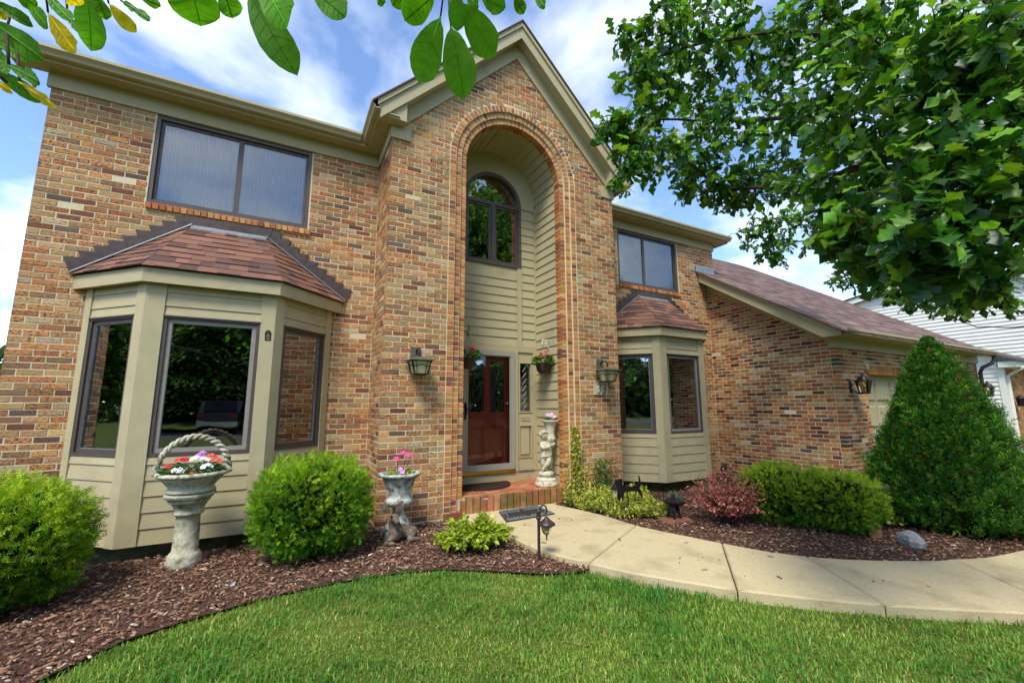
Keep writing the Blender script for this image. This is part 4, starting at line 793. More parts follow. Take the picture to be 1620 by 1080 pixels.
def garage_light(x, label):
    z = 1.62; c = np.array([x, YG-.19, z]); t = thing('garage_lantern', label, 'wall lamp', (x, YG, z), 'lanterns beside the garage door')
    obj('backplate', MB().lathe([(.02, 0), (.055, .01), (.055, .20), (.02, .21)], (x, YG-.006, z-.02), 12, sy=.35), 'black_metal', t)
    obj('arm', MB().tube([(x, YG-.02, z+.03), (x, YG-.07, z-.0), (x, YG-.12, z-.035), (x, YG-.19, z-.03)], .011, 8).tube([(x, YG-.02, z+.11), (x, YG-.07, z+.15), (x, YG-.12, z+.17)], .009, 8), 'black_metal', t)
    obj('roof', MB().lathe([(.135, .17), (.13, .185), (.09, .20), (.07, .245), (.03, .265), (.014, .285), (.02, .30), (.004, .33)], c, 16), 'black_metal', t)
    obj('lamp_glass', MB().lathe([(.068, -.02), (.105, .165)], c, 6), 'lamp_glass', t)
    m = MB()
    for k in range(6): a = 2*math.pi*k/6; m.tube([c+np.array([.07*math.cos(a), .07*math.sin(a), -.02]), c+np.array([.108*math.cos(a), .108*math.sin(a), .168])], .006, 5)
    m.lathe([(.082, -.035), (.086, -.02), (.07, -.015)], c, 12); obj('cage', m, 'black_metal', t)
    obj('candle', MB().lathe([(.016, -.01), (.016, .08), (.01, .09)], c, 10), 'opal_glass', t)
garage_light(11.07, 'black carriage lantern left of the garage door by the brick corner'); garage_light(16.78, 'black carriage lantern right of the garage door above the cone shrub')
plq = thing('number_plaque', 'cream stone house number plaque reading 33 under the lantern', 'plaque', (6.87, YT, 1.66))
obj('plate', MB().prism([(6.742, YT-.022, 1.572), (7.008, YT-.022, 1.572), (7.008, YT-.022, 1.758), (6.742, YT-.022, 1.758)], (0, .02, 0)), 'stone_warm', plq)
m = MB(); ring(m, lambda u, d, z: np.array([u, YT-d, z]), 6.742, 7.008, 1.572, 1.758, .009, .018, .028); obj('rim', m, 'stone_warm', plq)
for cx_ in (6.826, 6.928):
    pts = []
    for t in np.linspace(2.5, -1.45, 12): pts.append((.030*math.cos(t), .037+.034*math.sin(t)))
    for t in np.linspace(1.45, -2.6, 14): pts.append((.034*math.cos(t), -.036+.040*math.sin(t)))
    pts = [(cx_+x+.16*z, YT-.025, 1.665+z) for x, z in pts]; rad = [.0075]+[.004]*1+[.0055]*8+[.004]*3+[.006]*9+[.0045]*3+[.008]; obj('digit', MB().tube(pts, rad[:len(pts)], 6), 'black_metal', plq)

# ------------------------------------------------------------------ flowers and leaves helpers
def leaf_template(ts, ws, fold=.25, droop=.18, ripple=0.):
    V = []; 
    for i, (t, w) in enumerate(zip(ts, ws)):
        z = -droop*t*t+(.02*math.sin(i*2.1) if ripple else 0); V += [(-w, t, z+fold*w+ripple*math.sin(i*1.9)), (0, t, z), (w, t, z+fold*w-ripple*math.sin(i*1.7+1))]
    F = []
    for i in range(len(ts)-1): a = 3*i; F += [(a, a+1, a+4, a+3), (a+1, a+2, a+5, a+4)]
    return np.array(V), np.array(F)
SMALL_LEAF = leaf_template([0, .35, .7, 1], [.05, .26, .24, .0], .3, .15)
def leaves(name, mat, parent, pos, dirs, size, cols, tmpl=SMALL_LEAF, updir=(0, 0, 1)):
    n = len(pos); nr = np.tile(np.asarray(updir, float), (n, 1))+rng.normal(0, .45, (n, 3)); B = basis(np.asarray(dirs), nr); V, F = scatter(tmpl[0], tmpl[1], pos, B, size); return obj_np(name, V, F, np.repeat(cols, len(tmpl[1]), 0), mat, parent)
def flower_mesh(m, c, r, nrm, col, n=5):
    nrm = unit(nrm); a = unit(np.cross(nrm, [.3, .5, .8])); b = np.cross(nrm, a); c = np.asarray(c, float)
    for k in range(n):
        t0 = 2*math.pi*k/n; p = lambda rr, t, h: c+rr*(a*math.cos(t)+b*math.sin(t))+nrm*h
        m.add([c, p(r*.75, t0-.5, r*.25), p(r, t0-.2, r*.3), p(r, t0+.2, r*.3), p(r*.75, t0+.5, r*.25)], [(0, 1, 2, 3, 4)], col)
def bouquet(parent, c, rx, ry, h, nleaf, lsize, heads, lcol=(70, 118, 46)):
    c = np.asarray(c, float); a = rng.uniform(0, 6.28, nleaf); r = np.sqrt(rng.uniform(0, 1, nleaf)); p = np.c_[c[0]+rx*r*np.cos(a), c[1]+ry*r*np.sin(a), c[2]+h*rng.uniform(.0, 1, nleaf)*(1-.5*r*r)]
    leaves('foliage', 'leaf', parent, p, np.c_[np.cos(a), np.sin(a), rng.uniform(-.1, .7, nleaf)], rng.uniform(.7, 1.2, nleaf)*lsize, vary(srgb(*lcol), nleaf, .25, .08))
    for (dx_, dy_, dz_, col, rad, n) in heads:
        m = MB()
        for k in range(n): o = rdir(1)[0]*rad*(0 if n == 1 else .8); o[2] = abs(o[2])*.7; flower_mesh(m, c+np.array([dx_, dy_, dz_])+o, rad*(1 if n == 1 else .55), o+np.array([-.15, -.6, .6])*(rad if n > 1 else 1), tuple(np.clip(np.array(srgb(*col))*math.exp(rng.normal(0, .15)), 0, 1)))
        obj('flower', m, 'petal', parent)

# ------------------------------------------------------------------ hanging baskets
def hanging(c, label, hook):
    t = thing('hanging_basket', label, 'flower basket', c, 'flower baskets hung in the entry'); x, y, z = c
    obj('pot', MB().lathe([(.07, -.10), (.105, -.06), (.125, .04), (.13, .055), (.115, .05), (.09, .03)], c, 20), 'pot', t)
    m = MB()
    for k in range(3): a = 2.1*k+.4; m.tube([(x+.12*math.cos(a), y+.12*math.sin(a), z+.05), (x, y, z+.36)], .003, 5)
    obj('hanger', m, 'chrome', t)
    H = [(rng.uniform(-.12, .12), rng.uniform(-.13, .05), rng.uniform(.08, .20), random.choice([(206, 36, 34), (222, 52, 40), (196, 30, 44)]), .026, 5) for _ in range(13)]
    bouquet(t, (x, y, z+.03), .17, .17, .17, 260, .055, H)
hanging((6.10, -.43, 2.01), 'red flowers in a brown pot hung beside the sidelight', 1); hanging((4.80, -.45, 2.03), 'red flowers in a brown pot half hidden by the entry pier', 0)
br = MB().tube([(6.215, -.43, 2.44), (6.10, -.43, 2.44), (6.085, -.43, 2.43), (6.085, -.43, 2.37)], .009, 6).tube([(6.212, -.43, 2.30), (6.19, -.43, 2.33), (6.16, -.43, 2.40), (6.13, -.43, 2.435)], .007, 6).tube([(6.16+.022*math.cos(a), -.43, 2.395+.022*math.sin(a)) for a in np.linspace(0, 5, 9)], .005, 5)
tag(obj('plant_bracket', br, 'siding_white'), 'white scroll bracket holding the basket by the sidelight', 'bracket')
br = MB().tube([(4.612, -.45, 2.42), (4.70, -.45, 2.47), (4.78, -.45, 2.47), (4.81, -.45, 2.44), (4.80, -.45, 2.39)], .009, 6).tube([(4.805, -.45, 2.47), (4.83, -.45, 2.52), (4.80, -.45, 2.56)], .008, 6)
tag(obj('plant_bracket', br, 'black_metal'), 'black scroll hook holding the basket behind the pier', 'bracket')

# ------------------------------------------------------------------ figures grown over a skeleton
def skin_obj(name, verts, edges, rad, mat, parent, sub=2):
    import bmesh
    me = bpy.data.meshes.new(name); bm = bmesh.new(); lay_ = bm.verts.layers.skin.verify(); vs_ = [bm.verts.new(v) for v in verts]
    for a, b in edges: bm.edges.new((vs_[a], vs_[b]))
    for i, v in enumerate(vs_): r = rad[i]; v[lay_].radius = (r, r) if not hasattr(r, '__len__') else r; v[lay_].use_root = (i == 0)
    bm.to_mesh(me); bm.free(); o = bpy.data.objects.new(name, me); link(o, None); o.modifiers.new('skin', 'SKIN'); s = o.modifiers.new('sub', 'SUBSURF'); s.levels = s.render_levels = sub
    dg = bpy.context.evaluated_depsgraph_get(); me2 = bpy.data.meshes.new_from_object(o.evaluated_get(dg)); bpy.data.objects.remove(o); me2.name = name
    me2.polygons.foreach_set('use_smooth', [True]*len(me2.polygons)); me2.materials.clear(); me2.materials.append(M[mat]); return link(bpy.data.objects.new(name, me2), parent)
def ball(m, c, r, n=10, sx=1, sy=1, sz=1, col=(1, 1, 1, 1)): m.lathe([(max(.001, r*math.sin(math.pi*k/n)), -r*sz*math.cos(math.pi*k/n)) for k in range(n+1)], c, n+4, col, sx=sx, sy=sy); return m
sx_, sy_, k_ = 6.0, -.62, .90
st = thing('cherub_statue', 'cream stone cherub statue holding a fluted flower urn on the porch', 'statue', (sx_, sy_, PZ)); tz = PZ+.205
obj('plinth', MB().lathe([(.165, 0), (.17, .02), (.165, .05), (.15, .062), (.145, .08), (.15, .10), (.125, .115), (.10, .122), (.098, .145), (.115, .155), (.118, .175), (.105, .195), (.08, .21), (.01, .215)], (sx_, sy_, PZ), 28), 'stone_warm', st, True)
def S_(p): 
    ca, sa = math.cos(-.35), math.sin(-.35); x, y, z = p; return (sx_+k_*(x*ca-y*sa), sy_+k_*(x*sa+y*ca), tz+k_*z)
vt = [(0, 0, .27), (0, 0, .36), (-.005, .0, .43), (-.015, -.005, .50), (-.03, -.02, .55), (-.035, -.03, .60), (-.075, 0, .455), (-.075, -.07, .375), (.0, -.11, .39), (.06, -.105, .42), (.065, 0, .455), (.125, -.02, .41), (.125, -.08, .45), (-.04, 0, .22), (-.05, -.015, .13), (-.035, .015, .035), (-.045, -.045, .015), (.04, -.01, .22), (.03, -.085, .15), (-.045, -.06, .055), (-.07, -.095, .02)]
skin_obj('body', [S_(p) for p in vt], [(0, 1), (1, 2), (2, 3), (3, 4), (4, 5), (2, 6), (6, 7), (7, 8), (8, 9), (2, 10), (10, 11), (11, 12), (0, 13), (13, 14), (14, 15), (15, 16), (0, 17), (17, 18), (18, 19), (19, 20)], [.066, .070, .066, .036, .062, .060, .036, .030, .024, .017, .036, .028, .019, .054, .042, .028, .020, .054, .044, .027, .019], 'stone_warm', st)
m = MB(); hc = S_((-.035, -.03, .585))
for k in range(46):
    d = rdir(1)[0]; d[2] = abs(d[2])*.9-.15; d = unit(d)
    if d[1] < -.3 and d[2] < .45: continue
    ball(m, np.array(hc)+d*.066*k_, .019*k_, 5)
obj('hair', m, 'stone_warm', st, True)
m = MB(); ball(m, S_((-.042, -.098, .578)), .010, 5); ball(m, S_((-.066, -.085, .592)), .008, 5); ball(m, S_((-.018, -.090, .590)), .008, 5); m.tube([S_((-.055, -.090, .558)), S_((-.043, -.096, .555)), S_((-.03, -.093, .558))], .005, 5); ball(m, S_((-.098, -.02, .58)), .014, 5); ball(m, S_((.028, -.03, .58)), .014, 5); obj('face', m, 'stone_warm', st, True)
m = MB()
for j, (zz_, rr) in enumerate(((.285, .078), (.262, .082), (.238, .085))): m.tube([S_((rr*math.cos(a)*1.02, rr*math.sin(a)*.95, zz_+.035*math.cos(a+.5)+.012*math.sin(3*a+j))) for a in np.linspace(0, 6.28, 19)[:-1]], .020*k_, 7, closed=True)
m.tube([S_((.07, .02, .27)), S_((.085, .03, .18)), S_((.075, .035, .08)), S_((.06, .035, .02))], [.024, .035, .034, .03], 8); obj('drapery', m, 'stone_warm', st, True)
uc = S_((.085, .015, .42)); flute = lambda a, i, h: 1+.05*math.cos(12*a)*(1 if 1 <= i <= 6 else 0)
obj('urn', MB().lathe([(.03, 0), (.052, .03), (.075, .07), (.082, .10), (.062, .125), (.066, .18), (.078, .26), (.092, .31), (.118, .335), (.128, .345), (.128, .36), (.112, .362), (.098, .34)], uc, 36, wob=flute), 'stone_warm', st, True)
bouquet(st, (uc[0], uc[1], uc[2]+.35), .085, .085, .06, 70, .045, [(rng.uniform(-.07, .07), rng.uniform(-.08, .03), rng.uniform(.03, .10), random.choice([(226, 160, 206), (236, 196, 226), (214, 130, 190)]), .026, 1) for _ in range(11)])

# ------------------------------------------------------------------ mats
m = MB(); n = 26; P = [(4.72, -.20)]+[(5.17+.48*math.cos(a)*1.0, -.08-.50*math.sin(a)*.95) for a in np.linspace(math.pi, 0, n)]; P = [(5.14+.50*math.cos(a), -.045-.52*math.sin(a)) for a in np.linspace(math.pi, 0, n)]
tag(obj('doormat', MB().prism([(x, y, PZ+.002) for x, y in P], (0, 0, .016)), 'mat_fibre'), 'dark brown half round doormat below the front door', 'doormat')
A_, B2, C2, D2 = (at(x, y, Z=.066) for x, y in ((789, 808), (850, 799), (878, 811), (801, 824))); mt = thing('rubber_mat', 'black scrollwork rubber mat lying on the concrete path', 'mat', (A_+C2)/2)
A_, B2, C2, D2 = (np.array([q[0], q[1], .052]) for q in (A_, B2, C2, D2)); obj('sheet', MB().prism([A_, D2, C2, B2], (0, 0, .010)), 'rubber', mt)
bl = lambda u, v, h: (A_*(1-u)*(1-v)+B2*u*(1-v)+C2*u*v+D2*(1-u)*v)+np.array([0, 0, .012+h]); m = MB()
m.tube([bl(.03, .05, 0), bl(.97, .05, 0), bl(.97, .95, 0), bl(.03, .95, 0)], .011, 6, closed=True)
for s in (-1, 1):
    for k in range(6):
        u0 = .5+s*(.08+.07*k)
        for v0 in (.2, .8): m.tube([bl(u0+.03*(1-t/9)*math.cos(t), v0+.11*(1-t/9)*math.sin(t), 0) for t in np.linspace(0, 7, 14)], .005, 5)
    m.tube([bl(.5+s*.42, .5+.3*math.sin(t), 0)+np.array([.02*math.cos(2*t), 0, 0]) for t in np.linspace(-1.5, 1.5, 12)], .006, 5)
obj('scrollwork', m, 'rubber_scroll', mt)

# ------------------------------------------------------------------ urn, fawn, pedestal and basket in the left bed
uc = at(629, 848, Z=0); uc = np.array([uc[0], uc[1], 0]); ur = thing('stone_urn', 'weathered grey stone urn with pink flowers beside the brick pier', 'planter', uc)
obj('foot', MB().hexa([uc+np.array(q) for q in ((-.16, -.16, -.02), (.16, -.16, -.02), (.16, .16, -.02), (-.16, .16, -.02), (-.155, -.155, .085), (.155, -.155, .085), (.155, .155, .085), (-.155, .155, .085))]), 'stone_grey', ur)
tw = lambda a, i, h: 1+(.05*math.cos(14*(a+h*4)) if i in (2, 3, 4, 5, 6) else .035*math.cos(18*a) if i in (9, 10, 11) else .03*math.cos(22*a) if i >= 20 else .02*math.cos(9*a+i))
obj('bowl', MB().lathe([(.15, .085), (.148, .10), (.135, .125), (.105, .17), (.08, .21), (.062, .25), (.055, .28), (.068, .29), (.06, .30), (.115, .325), (.148, .355), (.150, .385), (.135, .405), (.125, .41), (.13, .45), (.14, .50), (.155, .56), (.168, .60), (.175, .615), (.195, .625), (.215, .64), (.225, .655), (.215, .672), (.185, .672), (.165, .64), (.10, .62)], uc, 44, wob=tw), 'stone_grey', ur, True)
bouquet(ur, uc+np.array([0, 0, .63]), .14, .14, .09, 130, .05, [(-.05, -.05, .19, (236, 60, 140), .035, 7), (.06, -.03, .23, (240, 74, 150), .035, 7), (.02, -.03, .245, (232, 70, 150), .032, 6), (.12, .0, .20, (226, 56, 130), .028, 5), (-.02, -.10, .09, (214, 130, 220), .028, 1), (.0, -.12, .06, (222, 150, 226), .026, 1)], (136, 150, 62))
m = MB(); 
for x, y, z in ((-.05, -.05, .19), (.06, -.03, .23), (.12, 0, .2)): m.tube([uc+np.array([x*.4, y*.4, .66]), uc+np.array([x, y, .63+z])], .003, 5)
obj('stem', m, 'needle_core', ur)
fc = at(618, 858, Z=0); dr = thing('fawn_statue', 'small brown resting fawn statue on the mulch by the urn', 'statue', (fc[0], fc[1], 0))
def T_(p): a = .28; x, y, z = p; x, y, z = x*1.12, y*1.12, z*1.12; return (fc[0]+.08+x*math.cos(a)-y*math.sin(a), fc[1]+x*math.sin(a)+y*math.cos(a), z)
vt = [(.11, .02, .085), (.03, .02, .095), (-.06, 0, .105), (-.085, -.025, .175), (-.09, -.05, .245), (-.091, -.10, .228), (-.092, -.145, .205), (-.10, -.06, .05), (-.185, -.085, .035), (-.10, -.13, .025), (.12, -.05, .06), (.04, -.12, .035), (.15, -.145, .025), (.17, .02, .07)]
skin_obj('body', [T_(p) for p in vt], [(0, 1), (1, 2), (2, 3), (3, 4), (4, 5), (5, 6), (2, 7), (7, 8), (8, 9), (0, 10), (10, 11), (11, 12), (0, 13)], [.088, .080, .074, .038, .054, .036, .020, .036, .026, .018, .062, .032, .020, .04], 'deer_paint', dr)
for s in (-1, 1):
    b0 = np.array(T_((-.09+s*.035, -.035, .28))); tip_ = np.array(T_((-.09+s*.115, -.025, .365))); ax = tip_-b0; n_ = unit(np.cross(ax, [0.1, -1, 0]))*np.linalg.norm(ax); th = np.array([.0, .012, 0])
    pr_ = [(0, .08), (.25, .26), (.5, .33), (.75, .26), (1, 0), (.75, -.2), (.5, -.26), (.25, -.22), (0, -.08)]
    obj('ear', MB().prism([b0+ax*t+n_*w for t, w in pr_], th), 'deer_paint', dr)
for nm, pt_, r_ in (('eye', (-.130, -.088, .258), .011), ('eye', (-.054, -.088, .258), .011), ('nose', (-.092, -.163, .208), .014)): obj(nm, ball(MB(), T_(pt_), r_, 6), 'black_metal', dr, True)
pc = at(290, 893, Z=0); pc = np.array([pc[0], pc[1], 0]); ped = thing('stone_pedestal', 'round mossy stone pedestal carrying the basket planter by the bay window', 'pedestal', pc)
obj('column', MB().lathe([(.122, -.02), (.135, .01), (.137, .045), (.126, .065), (.130, .085), (.112, .11), (.100, .125), (.095, .30), (.09, .42), (.102, .435), (.118, .445), (.118, .46), (.112, .47), (.118, .50), (.135, .53), (.14, .54)], pc, 30, wob=lambda a, i, h: 1+.012*math.sin(3*a+i)), 'stone', ped, True)
obj('capital', MB().lathe([(.14, .54), (.165, .55), (.17, .575), (.195, .59), (.205, .61), (.20, .625), (.05, .627)], pc, 8, rot=.39), 'stone', ped)
kb = pc+np.array([.0, 0, .628]); bk = thing('basket_planter', 'stone basket with tall rope handle and red white and purple flowers', 'planter', kb)
rope = lambda a, i, h: 1+.025*math.cos(40*a+(3 if i % 2 else 0))
obj('bowl', MB().lathe([(.15, .0), (.185, .006), (.19, .02), (.185, .034), (.165, .04), (.19, .075), (.225, .115), (.25, .145)], kb, 60, wob=lambda a, i, h: 1+(.02*math.cos(40*a) if i in (1, 2, 3) else .012*math.cos(16*a+math.pi*(i % 2)))), 'stone', bk, True)
obj('rim', MB().lathe([(.235, .142), (.268, .148), (.278, .165), (.27, .182), (.248, .186), (.235, .17)], kb, 90, wob=rope), 'stone', bk, True)
for ph in (0, math.pi):
    m = MB(); pts = []; N = 90
    for k in range(N): t = math.pi*k/(N-1); r = .013; w = 17*t+ph; rr = .262+r*math.cos(w); pts.append(kb+np.array([-rr*1.06*math.cos(t), r*math.sin(w), .165+rr*1.26*math.sin(t)]))
    obj('rope_strand', m.tube(pts, .0155, 7), 'stone', bk, True)
obj('soil', MB().lathe([(.01, .14), (.235, .14), (.236, .15), (.01, .165)], kb, 24), 'soil', bk)
bouquet(bk, kb+np.array([0, 0, .15]), .23, .23, .10, 420, .055, [(-.17, -.08, .09, (206, 40, 40), .035, 6), (-.11, .0, .13, (214, 38, 38), .04, 7), (-.06, -.08, .14, (200, 34, 40), .036, 6), (-.09, -.17, .06, (240, 240, 240), .042, 6), (.03, -.10, .14, (246, 246, 246), .045, 7), (.09, -.13, .13, (240, 240, 244), .04, 6), (.05, -.02, .18, (196, 130, 206), .04, 6), (.13, -.06, .15, (236, 88, 70), .045, 8), (.18, -.08, .12, (232, 78, 66), .042, 7), (.12, -.17, .08, (244, 244, 246), .04, 6), (-.14, -.14, .05, (190, 60, 50), .03, 5), (.02, -.2, .03, (214, 80, 60), .026, 4)], (66, 104, 52))

# ------------------------------------------------------------------ small things on the ground
pv = at(716, 822, Z=0); m = MB(); a = .25; ux, uy = np.array([math.cos(a), -math.sin(a)*.2, 0]), np.array([math.sin(a)*.2, math.cos(a), 0])
P = [(-.13, -.04), (.13, -.04), (.13, .045), (-.10, .045), (-.13, .02)]; obj_ = obj('garden_brick', MB().prism([np.array([pv[0], pv[1], .0])+ux*x+uy*y for x, y in P], (0, 0, .085), srgb(140, 78, 60)), 'tile'); tag(obj_, 'loose reddish brick lying by the corner of the path', 'brick')
lc = at(853, 889, Z=0); lc = np.array([lc[0], lc[1], 0]); lp = thing('path_light', 'bronze garden light hanging from a curled post at the path edge', 'garden lamp', lc)
H_ = .44; obj('post', MB().tube([lc+Z_*-.05, lc+Z_*H_], .014, 10).lathe([(.022, H_-.07), (.026, H_-.055), (.020, H_-.04), (.022, H_), (.012, H_+.02)], lc, 12), 'bronze_metal', lp)
m = MB(); rr = unit(np.array([_rt[0], _rt[1], 0])); hk = [(0, H_-.01), (.015, H_+.035), (.04, H_+.055), (.065, H_+.045), (.075, H_+.015), (.072, H_-.02), (.055, H_-.015)]; m.tube([lc+rr*x+Z_*z for x, z in hk], .008, 8); obj('hook', m, 'bronze_metal', lp)
hc = lc+rr*.072; obj('ring', MB().tube([hc+rr*.010*math.cos(t)+Z_*(H_-.035+.012*math.sin(t)) for t in np.linspace(0, 6.28, 13)[:-1]], .003, 6, closed=True), 'chrome', lp)
obj('shade', MB().lathe([(.012, H_-.045), (.02, H_-.06), (.05, H_-.085), (.078, H_-.105), (.080, H_-.118), (.072, H_-.122), (.05, H_-.118)], hc, 24), 'bronze_metal', lp, True)
obj('globe', MB().lathe([(.050, H_-.125), (.050, H_-.15), (.040, H_-.185), (.018, H_-.205), (.006, H_-.21)], hc, 18), 'lamp_glass', lp, True); obj('bulb', MB().lathe([(.03, H_-.122), (.032, H_-.15), (.02, H_-.17), (.004, H_-.175)], hc, 14), 'opal_glass', lp, True)
obj('finial', MB().lathe([(.004, H_-.255), (.007, H_-.235), (.005, H_-.222), (.010, H_-.212), (.014, H_-.203), (.004, H_-.195)], hc, 12), 'bronze_metal', lp, True)
# cat silhouette on a stake
cc = at(994, 820, Z=0); S = 1/100.; cat = [(0, 28), (1, 36), (0, 41), (-3, 46), (-2, 50), (1, 49), (4, 50), (7, 51), (9, 47), (8, 43), (12, 41), (20, 40), (27, 41), (30, 43), (32, 47), (31.5, 54), (33, 54), (34.5, 48), (34, 41), (33, 37), (36, 30), (37, 24), (35, 24), (33, 29), (29, 33), (24, 34), (16, 33.5), (11, 33), (9, 28), (9, 22), (7, 22), (6.5, 29), (5, 24), (3, 22), (2, 22)]
ct = thing('cat_silhouette', 'flat black metal cat silhouette on a stake among yellow foliage', 'garden ornament', (cc[0], cc[1], 0)); k = .95
base = np.array([cc[0]-.10, cc[1]+.05, .0]); obj('cat', MB().prism([base+np.array([(x-2)*S*k*1.0, (x-2)*S*k*-.25, z*S*k]) for x, z in cat], (0.003, .006, 0)), 'black_metal', ct)
obj('stake', MB().tube([base+np.array([.14, -.03, -.02]), base+np.array([.13, -.03, .20]), base+np.array([.12, -.03, .36])], [.012, .009, .006], 6), 'black_metal', ct)
sc_ = at(968, 800, Z=0); sl_ = thing('solar_light', 'little black lantern stake light in front of the cat silhouette', 'garden lamp', (sc_[0]-.15, sc_[1]-.25, 0)); q = np.array([sc_[0]-.15, sc_[1]-.25, .0])
obj('stake', MB().tube([q, q+Z_*.18], .008, 6), 'black_metal', sl_); obj('glass', MB().lathe([(.032, .18), (.042, .28)], q, 8), 'opal_glass', sl_); obj('cap', MB().lathe([(.065, .28), (.06, .295), (.03, .32), (.012, .345), (.004, .36)], q, 8), 'black_metal', sl_)
pg = at(1067, 822, Z=0); q = np.array([pg[0], pg[1], 0]); pl_ = thing('pagoda_lantern', 'dark cast pagoda lantern standing on flat red stones', 'garden lantern', q)
m = MB()
for k in range(4): a = math.pi/4+k*math.pi/2; m.tube([q+np.array([.075*math.cos(a), .075*math.sin(a), .02]), q+np.array([.055*math.cos(a), .055*math.sin(a), .10])], .014, 6)
obj('leg', m, 'black_metal', pl_); obj('firebox', MB().lathe([(.07, .095), (.085, .11), (.07, .12), (.062, .16), (.07, .20), (.08, .21)], q, 6), 'black_metal', pl_)
obj('roof', MB().lathe([(.135, .205), (.145, .225), (.10, .24), (.05, .262), (.025, .27), (.02, .285), (.03, .295), (.012, .315), (.003, .325)], q, 6), 'black_metal', pl_)
m = MB().hexa([q+np.array(p) for p in ((-.20, -.12, -.01), (.17, -.14, -.01), (.20, .10, -.01), (-.16, .12, -.01), (-.18, -.11, .022), (.16, -.13, .018), (.19, .09, .022), (-.15, .11, .024))], srgb(150, 100, 78)); tag(obj('flagstone', m, 'tile'), 'flat reddish flagstone under the pagoda lantern', 'stone')
def rock(name, c, rx, ry, rz_, mat, label, rot=0, seed=1):
    r_ = np.random.default_rng(seed); m = MB(); n, k = 11, 7; ph = r_.uniform(0, 6, 8)
    w = lambda a, i, h: 1+.12*math.sin(2*a+ph[0]+i*.4)+.08*math.sin(3*a+ph[1]-i*.7)+.05*math.sin(5*a+ph[2]+i)
    m.lathe([(max(.001, math.sin(math.pi*j/k)), -math.cos(math.pi*j/k)) for j in range(k+1)], (0, 0, 0), n, wob=w); P = np.array(m.v)*[rx, ry, rz_]
    ca, sa = math.cos(rot), math.sin(rot); P = np.c_[P[:, 0]*ca-P[:, 1]*sa, P[:, 0]*sa+P[:, 1]*ca, P[:, 2]]+np.array(c); m.v = [tuple(q) for q in P]; return tag(obj(name, m, mat, None, mat == 'moss_rock'), label, 'rock')
q = at(1076, 800, Z=0); rock('mossy_rock', (q[0], q[1]+.1, .06), .15, .12, .12, 'moss_rock', 'rounded mossy rock behind the pagoda lantern')
q = at(1443, 864, Z=0); rock('grey_rock', (q[0], q[1], .05), .15, .10, .10, 'rock', 'pale grey boulder on the mulch by the cone shrub', .9, 3)
q = at(1385, 846, Z=0); tag(obj('wood_block', MB().obox((q[0], q[1], .03), np.array([.11, .05, .0]), np.array([-.02, .05, 0]), np.array([0, 0, .028])), 'wood'), 'flat weathered wooden block beside the low yew hedge', 'wood block')
q = at(1127, 742, Z=0.06); q = np.array([10.35, -.35, 0]); sp_ = thing('spotlight', 'small black landscape spotlight below the garage side wall', 'spotlight', q); obj('stake', MB().tube([q, q+Z_*.14], .010, 6), 'black_metal', sp_); obj('head', MB().tube([q+np.array([.03, .05, .13]), q+np.array([-.03, -.05, .19])], [.045, .055], 10), 'black_metal', sp_)
q = at(1030, 796, Z=0); tag(obj('garden_stake', MB().tube([(q[0], q[1], -.05), (q[0], q[1], .16)], .010, 6).lathe([(.012, .15), (.014, .165), (.006, .18)], (q[0], q[1], 0), 8), 'bronze_metal'), 'short dark metal stake standing in mulch under the bay', 'stake')
bq = at(1385, 800, Z=.0); bq = np.array([8.93, -3.40, 0]); bn = thing('garden_bench', 'weathered dark wavy plank bench between low hedge and cone shrub', 'bench', bq)
m = MB(); N = 12; V = []; dxy = unit(np.array([.80, -.6, 0])); px_ = np.array([.6, .8, 0])
for i in range(N+1): t = i/N; c = bq+dxy*(t-.5)*.52+Z_*(.455+.022*math.sin(t*7)); V += [c-px_*.13, c+px_*.13, c+px_*.13-Z_*.03, c-px_*.13-Z_*.03]
F = [(4*i+k, 4*i+(k+1) % 4, 4*i+4+(k+1) % 4, 4*i+4+k) for i in range(N) for k in range(4)]+[(0, 1, 2, 3), (4*N+3, 4*N+2, 4*N+1, 4*N)]; obj('seat', m.add(V, F), 'rock', bn)
for s in (-1, 1): c = bq+dxy*s*.17; obj('leg', MB().tube([c, c+Z_*.44], .045, 8), 'wood', bn)
q = at(370, 932, Z=0); tag(obj('dead_leaf', MB().add([(q[0]-.03, q[1], .03), (q[0], q[1]-.02, .035), (q[0]+.01, q[1]+.03, .05), (q[0]-.02, q[1]+.03, .04)], [(0, 1, 2, 3)]), 'stone_grey'), 'pale curled dead leaf lying on the mulch', 'leaf')
# ------------------------------------------------------------------ shrubs
def shoot_template(n=12, L=1., nl=.34, w=.045, flat=.3, seed=2):      # a twig with needles on both sides
    r = np.random.default_rng(seed); V = []; F = []
    for i in range(n):
        t = .08+.9*i/(n-1); s = 1 if i % 2 else -1; tip = np.array([s*nl*(1-.45*t)*.85, t+nl*.55, r.normal(0, flat)*nl]); b = np.array([0, t, 0.]); d = unit(tip-b); o = unit(np.cross(d, [0, 0, 1]))*w; k = len(V)
        V += [b, b+(tip-b)*.5+o*1.1, tip, b+(tip-b)*.5-o*1.1]; F.append((k, k+1, k+2, k+3))
    k = len(V); V += [np.array([-.02, 0, 0]), np.array([.02, 0, 0]), np.array([.012, 1.2, 0]), np.array([-.012, 1.2, 0])]; F.append((k, k+1, k+2, k+3)); return np.array(V), np.array(F)
YEW = shoot_template(10, nl=.40, w=.045); THUJA = shoot_template(7, nl=.42, w=.06, flat=.5, seed=4)
